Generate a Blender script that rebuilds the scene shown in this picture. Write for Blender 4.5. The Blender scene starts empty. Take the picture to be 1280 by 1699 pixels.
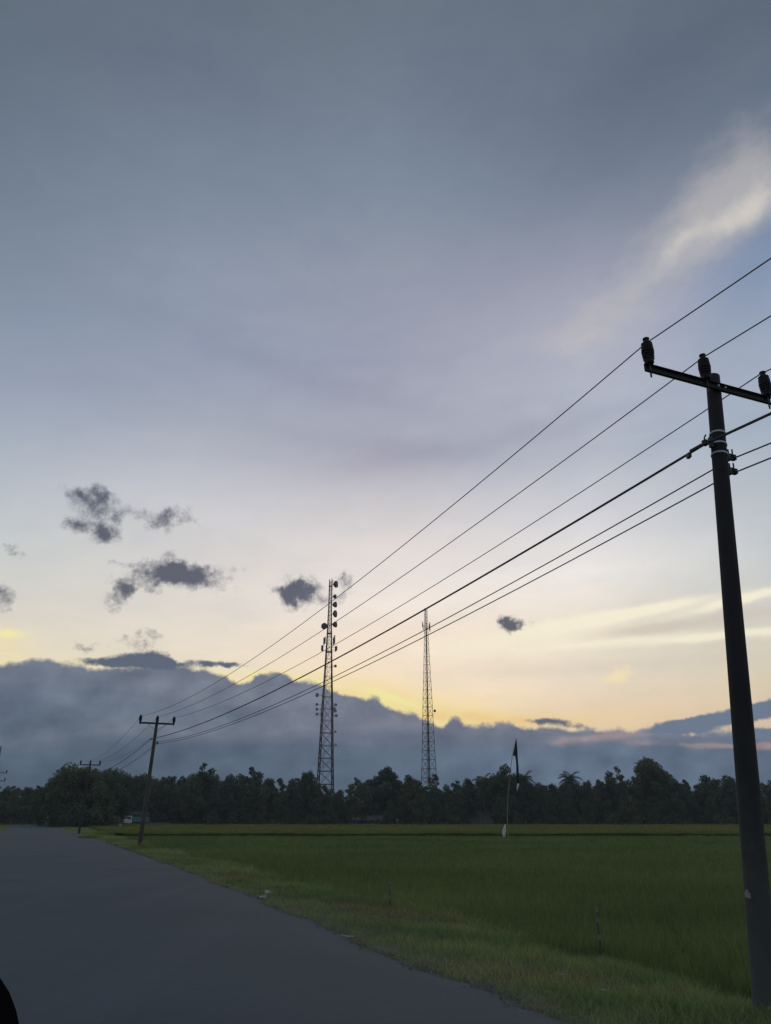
import bpy, bmesh, math, random
import numpy as np
from mathutils import Vector, Matrix
R = math.radians
sc = bpy.context.scene
C = sc.collection
random.seed(7)
rng = np.random.default_rng(7)

# ------------------------------------------------------------------ camera
cam = bpy.data.cameras.new('camera'); camo = bpy.data.objects.new('camera', cam); C.objects.link(camo)
camo.location = (0, 0, 1.9); camo.rotation_euler = (R(90 + 21.650), 0, 0)
cam.sensor_fit = 'HORIZONTAL'; cam.sensor_width = 36.0; cam.lens = 36.0 * 1276 / 1280
cam.clip_start = 0.05; cam.clip_end = 20000
sc.camera = camo
sc.view_settings.view_transform = 'Standard'; sc.view_settings.look = 'None'
sc.view_settings.exposure = 0.0; sc.view_settings.gamma = 1.0; sc.view_settings.use_curve_mapping = False
sc.cycles.max_bounces = 6; sc.cycles.diffuse_bounces = 3; sc.cycles.transparent_max_bounces = 8

def lin(c):
    o = []
    for v in c:
        v /= 255.0
        o.append(v / 12.92 if v <= .04045 else ((v + .055) / 1.055) ** 2.4)
    return tuple(o) + (1.0,)

# ------------------------------------------------------------------ node maths helper
class V:
    nt = None
    def __init__(s, k): s.k = k
    @staticmethod
    def m(op, *a, clamp=False):
        n = V.nt.nodes.new('ShaderNodeMath'); n.operation = op; n.use_clamp = clamp
        for i, x in enumerate(a):
            if isinstance(x, V): V.nt.links.new(x.k, n.inputs[i])
            else: n.inputs[i].default_value = x
        return V(n.outputs[0])
    def __add__(s, o): return V.m('ADD', s, o)
    __radd__ = __add__
    def __sub__(s, o): return V.m('SUBTRACT', s, o)
    def __rsub__(s, o): return V.m('SUBTRACT', o, s)
    def __mul__(s, o): return V.m('MULTIPLY', s, o)
    __rmul__ = __mul__
    def __truediv__(s, o): return V.m('DIVIDE', s, o)
    def __neg__(s): return V.m('MULTIPLY', s, -1.0)
def vmax(a, b): return V.m('MAXIMUM', a, b)
def vmin(a, b): return V.m('MINIMUM', a, b)
def vabs(a): return V.m('ABSOLUTE', a)
def vexp(a): return V.m('EXPONENT', a)
def smooth(x, lo, hi):
    n = V.nt.nodes.new('ShaderNodeMapRange'); n.interpolation_type = 'SMOOTHSTEP'; n.clamp = True
    V.nt.links.new(x.k, n.inputs['Value'])
    n.inputs['From Min'].default_value = lo; n.inputs['From Max'].default_value = hi
    return V(n.outputs[0])
def vec(x, y, z=0.0):
    n = V.nt.nodes.new('ShaderNodeCombineXYZ')
    for i, q in enumerate((x, y, z)):
        if isinstance(q, V): V.nt.links.new(q.k, n.inputs[i])
        else: n.inputs[i].default_value = q
    return V(n.outputs[0])
def noise(v, scale, detail=5, rough=.55, lac=2.0, dist=0.0):
    n = V.nt.nodes.new('ShaderNodeTexNoise')
    V.nt.links.new(v.k, n.inputs['Vector'])
    n.inputs['Scale'].default_value = scale; n.inputs['Detail'].default_value = detail
    n.inputs['Roughness'].default_value = rough; n.inputs['Lacunarity'].default_value = lac
    n.inputs['Distortion'].default_value = dist
    return n
def ramp(x, stops, srgb=True, interp='LINEAR'):
    n = V.nt.nodes.new('ShaderNodeValToRGB'); n.color_ramp.interpolation = interp
    V.nt.links.new(x.k, n.inputs[0])
    e = n.color_ramp.elements
    stops = sorted(stops, key=lambda q: q[0])
    e[0].position = stops[0][0]; e[0].color = lin(stops[0][1]) if srgb else stops[0][1]
    e[1].position = stops[-1][0]; e[1].color = lin(stops[-1][1]) if srgb else stops[-1][1]
    for p, c in stops[1:-1]:
        q = e.new(p); q.color = lin(c) if srgb else c
    return V(n.outputs[0])
def mix(f, a, b, mode='MIX'):
    n = V.nt.nodes.new('ShaderNodeMix'); n.data_type = 'RGBA'; n.blend_type = mode
    for sck, q in ((n.inputs[0], f), (n.inputs[6], a), (n.inputs[7], b)):
        if isinstance(q, V): V.nt.links.new(q.k, sck)
        elif isinstance(q, tuple): sck.default_value = lin(q) if len(q) == 3 else q
        else: sck.default_value = q
    return V(n.outputs[2])

# ------------------------------------------------------------------ world: dusk sky with cloud layers (all in azimuth / elevation)
SUN_AZ, SUN_EL = 1.0, 6.5
w = bpy.data.worlds.new('World'); sc.world = w; w.use_nodes = True
V.nt = w.node_tree; V.nt.nodes.clear()
tc = V.nt.nodes.new('ShaderNodeTexCoord'); sp = V.nt.nodes.new('ShaderNodeSeparateXYZ')
V.nt.links.new(tc.outputs['Generated'], sp.inputs[0])
dx, dy, dz = V(sp.outputs[0]), V(sp.outputs[1]), V(sp.outputs[2])
az = V.m('ARCTAN2', dx, dy) * (180 / math.pi)
el = V.m('ARCSINE', vmax(-1.0, vmin(1.0, dz))) * (180 / math.pi)
skyt = V.nt.nodes.new('ShaderNodeTexSky'); skyt.sky_type = 'NISHITA'; skyt.sun_disc = False
skyt.sun_elevation = R(SUN_EL); skyt.sun_rotation = R(SUN_AZ); skyt.air_density = 1.0; skyt.dust_density = 1.5
clear = mix(1.0, V(skyt.outputs[0]), (0.05, 0.05, 0.05, 1), 'MULTIPLY')

P2 = vec(az, el)
nbig = noise(vec(az * .6, el * 1.5), .09, 4, .5)
nb = V(nbig.outputs[0]) - .5
nstr_ = noise(vec(az * .35 + el * .25, el * 1.3 - az * .1), .22, 6, .6)
nst = V(nstr_.outputs[0]) - .5
nc_ = noise(P2, .55, 7, .62)
nseparate = V.nt.nodes.new('ShaderNodeSeparateColor'); V.nt.links.new(nc_.outputs[1], nseparate.inputs[0])
nc1, nc2, nc3 = (V(nseparate.outputs[i]) - .5 for i in range(3))
ncf = V(noise(P2, 1.15, 8, .68).outputs[0]) - .5
nmid = V(noise(vec(az * .6 - el * .25, el * 1.1), .55, 7, .6).outputs[0]) - .5
nf_ = noise(P2, 1.7, 6, .6)
nf = V(nf_.outputs[0]) - .5

elw = el + nst * 3.2 * smooth(el, 6, 25) + nb * 2.5 * smooth(el, 10, 30)
fac = elw / 60.0
COLS = {
 0: [(0,(101,114,128)),(150,(106,119,135)),(300,(115,129,148)),(500,(136,150,169)),(600,(149,160,181)),(700,(165,176,192)),(800,(186,194,203)),(900,(202,207,207)),(1000,(223,219,208)),(1060,(232,223,202)),(1090,(237,227,200))],
 320: [(0,(105,117,131)),(150,(113,125,143)),(300,(125,139,157)),(450,(144,155,174)),(600,(154,163,184)),(680,(165,173,188)),(750,(184,188,201)),(820,(205,206,213)),(900,(215,213,213)),(1000,(227,220,212)),(1060,(235,225,210)),(1110,(240,228,203))],
 640: [(0,(109,120,135)),(150,(116,128,145)),(300,(129,143,161)),(450,(151,158,175)),(600,(161,166,185)),(700,(171,174,190)),(770,(182,181,195)),(830,(206,203,209)),(900,(227,220,219)),(1000,(243,233,226)),(1060,(242,226,210)),(1130,(242,223,201)),(1170,(247,228,184))],
 960: [(0,(104,116,131)),(180,(108,119,139)),(300,(123,136,153)),(450,(158,162,180)),(550,(179,180,195)),(650,(184,189,203)),(750,(184,190,204)),(850,(216,216,222)),(950,(243,238,234)),(1050,(240,228,208)),(1120,(235,222,203)),(1190,(236,210,178))],
 1280: [(0,(97,108,123)),(150,(105,118,135)),(300,(125,135,151)),(420,(127,146,177)),(450,(141,156,185)),(550,(161,173,195)),(700,(166,180,197)),(850,(190,197,204)),(950,(203,207,206)),(1050,(218,212,198)),(1120,(224,212,186)),(1180,(226,202,172))],
}
EL = {0: {0: 49.35, 150: 44.84, 300: 39.92, 500: 32.78, 600: 29.0, 700: 25.14, 800: 21.21, 900: 17.26, 1000: 13.33, 1060: 10.99, 1090: 9.83}, 320: {0: 53.59, 150: 48.79, 300: 43.51, 450: 37.77, 600: 31.65, 680: 28.27, 750: 25.27, 820: 22.25, 900: 18.78, 1000: 14.47, 1060: 11.92, 1110: 9.82}, 640: {0: 55.3, 150: 50.38, 300: 44.95, 450: 39.03, 600: 32.71, 700: 28.33, 770: 25.22, 830: 22.53, 900: 19.38, 1000: 14.92, 1060: 12.28, 1130: 9.25, 1170: 7.55}, 960: {0: 53.59, 180: 47.77, 300: 43.51, 450: 37.77, 550: 33.73, 650: 29.55, 750: 25.27, 850: 20.95, 950: 16.62, 1050: 12.34, 1120: 9.4, 1190: 6.52}, 1280: {0: 49.35, 150: 44.84, 300: 39.92, 420: 35.7, 450: 34.62, 550: 30.9, 700: 25.14, 850: 19.24, 950: 15.29, 1050: 11.38, 1120: 8.68, 1180: 6.41}}
rr = {}
for x, st in COLS.items():
    rr[x] = ramp(fac, [(max(0, min(1, EL[x][y] / 60)), c) for y, c in st])
u = az / (el * .23 + 24.9)
base = rr[0]
for x0, x1, u0, u1 in ((0, 320, -1, -.53), (320, 640, -.53, 0), (640, 960, 0, .53), (960, 1280, .53, 1)):
    base = mix(smooth(u, u0, u1) if False else V.m('MULTIPLY_ADD', u, 1 / (u1 - u0), -u0 / (u1 - u0), clamp=True), base, rr[x1])
# a little of the clear sky shows through the thin high cloud
base = mix(.06, base, clear)
# faint streaks of the high cloud
base = mix(1.0, base, vec(1.0 + nst * .28 + nb * .18 + nmid * .15, 1.0 + nst * .22 + nb * .15 + nmid * .11, 1.0 + nst * .15 + nb * .12 + nmid * .07), 'MULTIPLY')

gn = 1.0 + .07 * (1.0 - smooth(el, 8, 26))
base = mix(1.0, base, vec(gn, gn, gn), 'MULTIPLY')
def blobs(lst, wx, wy):
    tot = None
    for (a0, e0, ra, re, amp, rot) in lst:
        ca, sa = math.cos(R(rot)), math.sin(R(rot))
        qx = wx - a0; qy = wy - e0
        X = (qx * ca + qy * sa) * (1 / ra); Y = (qy * ca - qx * sa) * (1 / re)
        g = vexp(-(X * X + Y * Y)) * amp
        tot = g if tot is None else tot + g
    return tot
aw = az + nc1 * 2.6; ew = el + nc2 * 2.0
aS = az + nst * 8 ; eS = el + nst * 2.4 + nc2 * .5
# broad soft tonal areas of the high cloud
dk = blobs([(8.94, 26.50, 12.67, 0.97, 0.75, 8), (-1.00, 26.11, 8.46, 0.99, 0.50, -6), (-4.13, 30.91, 16.84, 1.22, 0.50, -12), (21.06, 45.21, 11.92, 3.87, 0.55, 25), (-24.35, 49.80, 13.62, 1.91, 0.30, 0)], aS, eS)
base = mix(vmin(dk, 1.0) * .55, base, mix(1.0, base, (.74, .73, .80, 1), 'MULTIPLY'))
# lit wisp at the right and its halo, with bluer sky below it
halo = blobs([(32.17, 39.63, 3.32, 2.25, 0.80, 40), (28.14, 38.61, 4.19, 1.89, 0.60, 35), (23.44, 36.72, 6.04, 2.31, 0.50, 35), (17.66, 34.41, 5.36, 1.63, 0.50, 22), (28.78, 41.18, 4.92, 2.11, 0.30, 30)], az + nst * 4, el + nst * 1.6 + nc2 * .8)
base = mix(smooth(halo + nmid * .7 + nst * .4, .0, 1.1) * smooth(halo, .02, .22) * .64, base, (194, 190, 190))
blue = blobs([(30.41, 34.88, 2.87, 1.47, 1.00, 25), (28.63, 31.85, 4.53, 2.30, 0.45, 25)], az + nst * 3 + nc1, el + nst * 1.5 + nc2 * .8)
base = mix(vmin(blue, 1.0) * .5, base, (130, 149, 174))
wis = blobs([(30.87, 38.51, 2.19, 0.82, 0.85, 12), (28.59, 38.57, 2.19, 0.66, 0.80, 10), (26.18, 38.33, 1.82, 0.63, 0.60, 32), (24.46, 37.46, 1.66, 0.68, 0.40, 42), (32.20, 39.25, 1.65, 1.04, 0.60, 50), (16.73, 33.03, 2.67, 0.71, 0.38, 12), (19.96, 33.42, 2.35, 0.56, 0.20, 20)], az + nc1 * 1.6 + nst * 1.5, el + nc2 * 1.1 + nst * .6)
base = mix(smooth(wis + ncf * .9 + nc3 * .5, .0, 1.6) * smooth(wis, .02, .2) * .78, base, (218, 211, 202))
# warm streaks low on the right, bright patch, glow above the cloud bank
st = blobs([(25.85, 13.81, 4.87, 0.36, 1.00, 9), (19.45, 13.60, 4.91, 0.37, 0.80, 7), (14.32, 13.11, 4.72, 0.55, 0.90, 6), (8.54, 11.89, 8.83, 0.78, 0.60, 3), (23.55, 11.45, 7.63, 0.32, 0.90, 1), (15.88, 11.57, 5.44, 0.25, 0.60, 3), (11.53, 10.85, 8.62, 0.39, 0.30, 0)], az + nst * 3, el + nst * .5 + nc2 * .35)
base = mix(smooth(st + nmid * .5, .02, .95) * smooth(st, .01, .15) * .92, base, (255, 246, 220))
st2 = blobs([(24.10, 12.53, 5.72, 0.40, 0.90, 4), (18.46, 12.25, 2.87, 0.33, 0.80, 0), (14.01, 9.82, 10.07, 0.50, 0.40, 0), (17.90, 11.08, 4.49, 0.33, 0.30, 0)], az + nst * 3, el + nst * 1.0)
base = mix(vmin(st2, 1.0) * .55, base, (208, 196, 182))
pt = blobs([(17.09, 9.38, 1.06, 0.69, 1.00, 15), (15.74, 9.08, 0.90, 0.41, 0.50, 10), (20.46, 9.00, 1.17, 0.16, 0.50, -8)], aw, ew)
base = mix(smooth(pt + nc3 * .5, .25, 1.2) * .95, base, (255, 236, 186))
gl = blobs([(0.44, 7.97, 4.84, 1.27, 1.10, -14), (6.10, 6.88, 3.89, 0.58, 0.80, -6), (-7.53, 9.51, 5.25, 0.29, 0.35, 0), (-26.82, 10.76, 1.80, 0.86, 0.60, 0), (-20.97, 9.86, 3.91, 0.24, 0.35, 0), (13.69, 6.32, 6.58, 0.49, 0.50, 0)], az, el + nst * .8)
base = mix(vmin(gl, 1.0) * .66, base, (255, 230, 158))
core = blobs([(1.10, 7.63, 3.30, 0.51, 1.10, -14), (0.00, 8.14, 1.50, 0.38, 0.80, -25), (-9.49, 9.51, 1.52, 0.34, 0.90, -15), (-5.32, 9.17, 1.76, 0.22, 0.70, -10), (-26.41, 11.35, 1.46, 0.46, 0.90, 0), (-25.97, 10.09, 1.45, 0.19, 0.50, 0), (8.25, 6.72, 2.57, 0.21, 0.50, 0)], az + nc1 * 1.2, el + nc2 * .7)
base = mix(smooth(core + nc3 * .5, .2, 1.1) * .95, base, (255, 246, 172))

org = blobs([(5.88, 6.67, 3.03, 0.37, 1.00, -4), (9.92, 6.28, 3.39, 0.28, 0.80, 0), (2.63, 7.04, 1.75, 0.38, 0.50, -10), (-3.53, 8.55, 2.20, 0.21, 0.50, -8), (0.88, 7.38, 2.63, 0.26, 0.40, -14)], az + nc1, el + nc2 * .5)
base = mix(vmin(org, 1.0) * .7, base, (255, 208, 138))
# small dark cumulus
cum = blobs([(-23.24, 21.20, 1.40, 0.62, 1.00, -5), (-21.39, 21.63, 1.18, 0.71, 1.00, 0), (-23.15, 19.27, 1.22, 0.70, 0.95, -20), (-21.30, 18.66, 1.24, 1.00, 1.15, 0), (-22.13, 20.25, 0.91, 0.83, 0.80, 0), (-20.62, 19.85, 0.84, 0.51, 0.50, 0), (-19.72, 20.55, 2.57, 0.59, 0.62, 0), (-16.45, 20.91, 1.33, 0.69, 0.85, 30), (-17.43, 19.77, 1.75, 0.69, 0.66, 0), (-15.01, 20.08, 0.90, 0.44, 0.50, 0),
  (-15.99, 16.74, 1.91, 1.11, 1.10, 0), (-14.17, 16.13, 2.41, 0.86, 1.00, -8), (-17.66, 16.17, 1.79, 0.85, 0.90, 0), (-19.39, 14.74, 0.78, 1.13, 1.10, -35), (-19.88, 15.33, 0.66, 0.50, 0.60, 0), (-19.87, 16.82, 0.83, 0.29, 0.60, 0), (-11.33, 16.83, 1.17, 0.44, 0.42, 0),
  (-6.95, 16.14, 1.56, 0.88, 1.05, 0), (-6.90, 15.04, 0.82, 0.74, 0.80, 0), (-8.07, 15.66, 1.10, 0.44, 0.60, 0), (-5.32, 15.52, 1.57, 1.06, 0.70, 0), (-3.02, 16.15, 0.93, 0.97, 0.80, 0), (-3.23, 14.90, 1.01, 0.62, 0.50, 0),
  (-27.07, 16.87, 0.75, 0.31, 1.10, 0), (-27.19, 13.74, 0.88, 0.67, 0.95, 20), (-26.62, 12.80, 0.66, 0.20, 0.50, 0), (-17.78, 11.80, 1.89, 0.50, 0.90, 5), (-17.69, 11.05, 1.06, 0.38, 0.85, 0), (-21.10, 10.83, 1.42, 0.37, 0.80, 10), (9.49, 13.03, 1.06, 0.56, 1.80, 0), (8.98, 13.44, 0.54, 0.35, 0.60, 0), (6.05, 32.57, 0.67, 0.26, 0.50, 0), (16.23, 7.86, .1, .1, 0.0, 0)], aw, ew)
cA = smooth(cum * .95 + nc3 * 2.1 + ncf * 1.9, .26, 1.38)
cumcol = mix(smooth(cum + nc3 * 1.0 + ncf * 1.2, .3, 1.5), (122, 124, 136), (86, 90, 106))
base = mix(cA * smooth(cum, .08, .3) * .96, base, cumcol)

# the long cloud bank along the horizon: its top edge as a function of azimuth
def bank(edge, amp, soft, fine):
    n = V.nt.nodes.new('ShaderNodeFloatCurve'); cv = n.mapping.curves[0]
    a = [((q[0] + 60) / 120.0, q[1] / 30.0) for q in edge]
    cv.points[0].location = (0.0, a[0][1]); cv.points[1].location = (1.0, a[-1][1])
    for q in a: cv.points.new(*q)
    n.mapping.update()
    V.nt.links.new(((az + 60.0) / 120.0).k, n.inputs['Value'])
    E = V(n.outputs[0]) * 30.0
    bil = vabs(nc1) * amp * -2.2 + nc3 * .8 + nf * fine
    return E + bil + amp * .12
vor = V.nt.nodes.new('ShaderNodeTexVoronoi'); vor.feature = 'SMOOTH_F1'; vor.inputs['Scale'].default_value = .55
V.nt.links.new(vec(az + nc1 * .8, el * 1.2 + nc2 * .5).k, vor.inputs['Vector']); bump = (V(vor.outputs[0]) - .45)
E1 = bank([(-26.60, 9.49), (-24.42, 9.70), (-21.73, 9.65), (-20.53, 9.52), (-18.98, 9.86), (-16.13, 10.05), (-13.61, 10.00), (-12.73, 9.70), (-11.20, 9.33), (-10.32, 9.02), (-9.49, 9.51), (-8.41, 9.71), (-7.09, 9.57), (-6.20, 9.24), (-5.09, 9.17), (-4.20, 8.67), (-2.65, 8.30), (-0.66, 8.06), (0.00, 7.64), (2.19, 7.04), (3.83, 6.44), (4.44, 6.61), (4.89, 6.98), (5.44, 6.55), (6.94, 6.29), (10.33, 5.98), (15.27, 5.71), (17.65, 5.52), (20.36, 5.35), (25.88, 5.29)], .5, 1, .32)
E1 = E1 - bump * .8
low = ramp(vmax(el, 0.0) / 12.0, [(0, (80,97,112)), (.2, (84,101,117)), (.4, (90,106,123)), (.6, (102,114,131)), (.8, (108,117,133)), (1, (110,118,133))])
lowr = ramp(vmax(el, 0.0) / 12.0, [(0, (98,114,132)), (.2, (102,119,139)), (.36, (109,124,144)), (.45, (122,128,146)), (.6, (134,134,150)), (.75, (130,134,150)), (1, (124,128,143))])
bcol = mix(V.m('MULTIPLY_ADD', az, 1 / 26.0, 17 / 26.0, clamp=True), low, lowr)
# layers inside the bank
lay = blobs([(-13.44, 8.17, 6.26, 1.07, 0.90, -8), (-18.13, 6.18, 4.73, 0.56, 0.55, 0), (-3.46, 5.24, 8.18, 0.58, 0.50, 0), (-23.56, 4.25, 3.26, 0.45, 0.20, 0), (0.00, 6.29, 4.78, 0.50, 0.50, -8)], aS, el + nst * 2 + nc2)
bcol = mix(vmin(lay, 1.0) * .55, bcol, (132, 137, 150))
layd = blobs([(-22.43, 6.59, 6.36, 1.55, 0.80, 0), (-11.42, 6.58, 2.31, 0.37, 0.90, -3), (2.59, 4.83, 8.59, 1.07, 0.50, 0), (11.08, 4.75, 7.05, 0.64, 0.40, 0)], aS, el + nst * 2 + nc2)
bcol = mix(vmin(layd, 1.0) * .5, bcol, (88, 104, 122))
pk = blobs([(15.62, 5.18, 3.01, 0.32, 1.10, 3), (12.33, 4.85, 2.48, 0.32, 0.60, 0), (22.84, 4.31, 4.02, 0.26, 1.20, -2), (17.56, 4.69, 1.96, 0.23, 0.50, 0), (25.14, 4.01, 2.12, 0.22, 0.80, 0)], az + nst * 4, el + nst * 1.1 + nc2 * .5)
bcol = mix(smooth(pk + nc3 * 1.1 + nst * .6, .2, 1.3) * .8, bcol, (188, 162, 156))
E2 = bank([(-25.75, 4.47), (-21.45, 5.01), (-16.45, 5.40), (-10.28, 5.29), (-7.34, 5.70), (-3.47, 5.66), (-0.87, 5.91), (2.61, 6.16), (5.63, 5.93), (9.02, 5.31), (13.58, 5.07), (18.43, 5.42), (25.85, 5.07)], .5, 1, .3)
lowA = smooth(E2 + nst * 1.8 + nmid * .8 - el, -.35, 1.0)
bcol = mix(vexp(vabs(el - E2 - nst * 1.8 - nmid * .8) * -1.6) * .25 * (1.0 - lowA), bcol, (146, 146, 158))
bcol = mix(lowA * .65, bcol, mix(1.0, bcol, (.76, .80, .86, 1), 'MULTIPLY'))
bsh = nst * .9 + nc3 * .55 + bump * -.50 + nmid * .60 + ncf * .22
bcol = mix(1.0, bcol, vec(1.0 + bsh * 1.1, 1.0 + bsh, 1.0 + bsh * .85), 'MULTIPLY')
edgeA = smooth(E1 + ncf * .35 - el, -.12, .34)
rim = vexp(vabs(el - E1) * -3.2) * blobs([(-10.13, 9.32, 2.37, 1.27, 1.00, 0), (-5.76, 9.21, 2.64, 1.28, 0.80, 0), (0.00, 7.55, 4.82, 1.69, 1.00, 0), (6.08, 6.46, 3.88, 1.09, 0.40, 0), (-26.23, 9.48, 1.44, 0.54, 0.50, 0), (-20.22, 9.58, 1.18, 0.56, 0.40, 0)], az, el)
sky = mix(vmin(rim, 1.0) * .9, base, (255, 240, 168))
sky = mix(edgeA, sky, bcol)
# darker low tufts in front of the bank
tuf = blobs([(-19.80, 10.01, 2.98, 0.37, 1.00, 3), (-17.01, 10.51, 1.40, 0.66, 1.10, 0), (-15.93, 10.06, 2.28, 0.37, 0.90, -4), (-12.13, 10.19, 2.14, 0.29, 1.00, -2), (11.19, 6.30, 1.89, 0.25, 0.90, -4), (13.65, 5.83, 2.46, 0.24, 0.60, -3)], az + nc1 * 1.6, el + nc2 * .9)
sky = mix(smooth(tuf + nc3 * 1.0 + ncf * 1.0, .35, .95) * smooth(tuf, .1, .3), sky, (94, 104, 122))
tuf2 = blobs([(23.11, 6.10, 3.51, 0.50, 1.10, 8), (25.73, 6.50, 2.13, 0.61, 1.00, 8), (20.42, 5.82, 2.29, 0.32, 0.90, 4), (26.20, 5.09, 4.19, 0.37, 1.00, 0), (19.98, 5.41, 2.68, 0.19, 0.50, 0)], az + nc1 * 1.2, el + nc2 * .7)
sky = mix(smooth(tuf2 + nc3 * .8 + ncf * .6, .36, .85) * smooth(tuf2, .1, .3), sky, (112, 126, 148))
# away from the sunset the unseen overcast is brightened as fill for camera-facing surfaces, below the horizon it is dull
back = smooth(vabs(az), 55, 125) * smooth(90 - el, 8, 40)
sky = mix(back * .92, sky, mix(.15, (150, 160, 176), clear))
zen = smooth(el, 54, 80)
sky = mix(zen * .7, sky, (112, 124, 140))
sky = mix(smooth(-el, 0.0, 1.5), sky, (70, 82, 90))
bg = V.nt.nodes.new('ShaderNodeBackground'); bg.inputs[1].default_value = 1.0
wo = V.nt.nodes.new('ShaderNodeOutputWorld')
V.nt.links.new(sky.k, bg.inputs[0]); V.nt.links.new(bg.outputs[0], wo.inputs[0])
w.cycles.sampling_method = 'MANUAL'; w.cycles.sample_map_resolution = 1024

# the sun itself is behind the bank: a very weak, very soft warm light from over the treeline
sl = bpy.data.lights.new('sun', 'SUN'); sl.energy = .12; sl.angle = R(25); sl.color = (1, .82, .6)
so = bpy.data.objects.new('sun', sl); C.objects.link(so)
so.rotation_euler = Vector((-math.sin(R(SUN_AZ)) * math.cos(R(SUN_EL)), -math.cos(R(SUN_AZ)) * math.cos(R(SUN_EL)), -math.sin(R(SUN_EL)))).to_track_quat('-Z', 'Y').to_euler()

# ------------------------------------------------------------------ materials
MATS = {}
def mat(name, col, col2=None, scale=3.0, rough=.8, metal=0.0, bump=0.0, bscale=None, tint=False, rnd=0.0, spec=.5, detail=5, coord='Object', trans=0.0, stretch=None):
    m = bpy.data.materials.new(name); m.use_nodes = True
    V.nt = m.node_tree; b = V.nt.nodes['Principled BSDF']
    t = V.nt.nodes.new('ShaderNodeTexCoord'); co = V(t.outputs[coord])
    if stretch:
        mp = V.nt.nodes.new('ShaderNodeMapping'); mp.inputs['Scale'].default_value = stretch
        V.nt.links.new(co.k, mp.inputs[0]); co = V(mp.outputs[0])
    n = noise(co, scale, detail, .6)
    c = col + (1.0,)
    if col2: c = mix(smooth(V(n.outputs[0]), .35, .65), col + (1.0,), col2 + (1.0,))
    else: c = mix(.35, c, mix(smooth(V(n.outputs[0]), .3, .7), tuple(v * .7 for v in col) + (1.0,), tuple(min(1, v * 1.3) for v in col) + (1.0,)))
    if tint:
        a = V.nt.nodes.new('ShaderNodeAttribute'); a.attribute_name = 'tint'
        c = mix(1.0, c, V(a.outputs[0]), 'MULTIPLY')
    if rnd:
        o = V.nt.nodes.new('ShaderNodeObjectInfo'); q = V(o.outputs['Random'])
        k = 1.0 - rnd + q * (2 * rnd)
        c = mix(1.0, c, vec(k * (1.0 + (q - .5) * .25), k, k * (1.0 - (q - .5) * .25)), 'MULTIPLY')
    V.nt.links.new(c.k, b.inputs['Base Color'])
    b.inputs['Roughness'].default_value = rough; b.inputs['Metallic'].default_value = metal
    b.inputs['Specular IOR Level'].default_value = spec
    if bump:
        n2 = noise(co, bscale or scale * 4, 6, .65)
        bm = V.nt.nodes.new('ShaderNodeBump'); bm.inputs['Strength'].default_value = 1.0; bm.inputs['Distance'].default_value = bump
        V.nt.links.new(n2.outputs[0], bm.inputs['Height']); V.nt.links.new(bm.outputs[0], b.inputs['Normal'])
    if tint:
        tr = V.nt.nodes.new('ShaderNodeBsdfTranslucent'); V.nt.links.new(c.k, tr.inputs[0])
        ms = V.nt.nodes.new('ShaderNodeMixShader'); ms.inputs[0].default_value = .38
        V.nt.links.new(b.outputs[0], ms.inputs[1]); V.nt.links.new(tr.outputs[0], ms.inputs[2])
        V.nt.links.new(ms.outputs[0], V.nt.nodes['Material Output'].inputs['Surface'])
    MATS[name] = m
    return m
M = lambda n: MATS[n]
mat('soil', (.045, .04, .028), (.07, .06, .04), 1.2, .95, bump=.03)
mat('verge', (.085, .095, .050), (.14, .125, .08), .9, .95, bump=.03, bscale=14)
mat('pole_concrete', (.015, .015, .016), (.009, .009, .010), 2.0, .85, bump=.004, bscale=20, stretch=(1, 1, .25))
mat('gravel', (.085, .088, .090), (.13, .125, .115), 3, .9)
mat('pole_wood', (.10, .085, .065), (.055, .048, .04), 2.0, .9, bump=.006, bscale=16, stretch=(1, 1, .2))
mat('steel_arm', (.018, .019, .020), (.028, .026, .024), 6, .7, metal=.2)
mat('strap', (.42, .43, .44), None, 20, .5, metal=.5)
mat('porcelain', (.016, .013, .012), None, 8, .6, spec=.3)
mat('clamp', (.05, .05, .05), None, 12, .6)
mat('wire', (.03, .03, .032), None, 8, .6)
mat('galvanised', (.10, .11, .12), (.16, .165, .17), .6, .6, metal=.3)
mat('tower_dark', (.022, .023, .026), (.038, .033, .033), .3, .7)
mat('drum', (.05, .052, .056), None, 2, .6)
mat('dish_grey', (.24, .25, .26), None, 2, .6)
mat('panel', (.12, .125, .13), None, 2, .6)
mat('white_paint', (.62, .63, .62), (.50, .50, .48), 3, .5)
mat('teal', (.03, .19, .16), (.05, .24, .20), 2.5, .6)
mat('tarp', (.035, .04, .045), (.06, .06, .065), 2, .85, bump=.03, bscale=3)
mat('rubber', (.02, .02, .02), None, 10, .9)
mat('glass', (.03, .035, .04), None, 2, .12)
mat('dark_metal', (.03, .03, .032), None, 6, .5)
mat('black_plastic', (.006, .006, .007), None, 30, 1.0, spec=0.0)
mat('mirror_glass', (.5, .52, .55), None, 3, .05, metal=1.0)
mat('car_paint', (.012, .013, .016), None, 3, .35)
mat('bamboo', (.26, .24, .17), (.17, .16, .12), 6, .7)
mat('banner_cloth', (.030, .034, .055), (.020, .022, .035), 2, .9)
mat('pale_cloth', (.80, .80, .76), (.65, .65, .62), 5, .9)
mat('plastic_white', (.50, .51, .50), (.34, .34, .33), 20, .5)
mat('litter_dull', (.34, .34, .32), (.22, .22, .20), 20, .8)
mat('band_dull', (.17, .175, .175), None, 20, .8)
mat('wall_plaster', (.16, .16, .15), (.11, .11, .10), 1.5, .9)
mat('roof_metal', (.16, .165, .165), (.10, .10, .10), .8, .6)
mat('roof_tile', (.13, .10, .085), (.09, .075, .065), 1.2, .8)
mat('bark', (.075, .068, .055), (.045, .042, .036), 2.0, .95, bump=.02)
mat('bark_pale', (.20, .19, .165), (.11, .105, .09), 1.5, .95, bump=.02)
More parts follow.
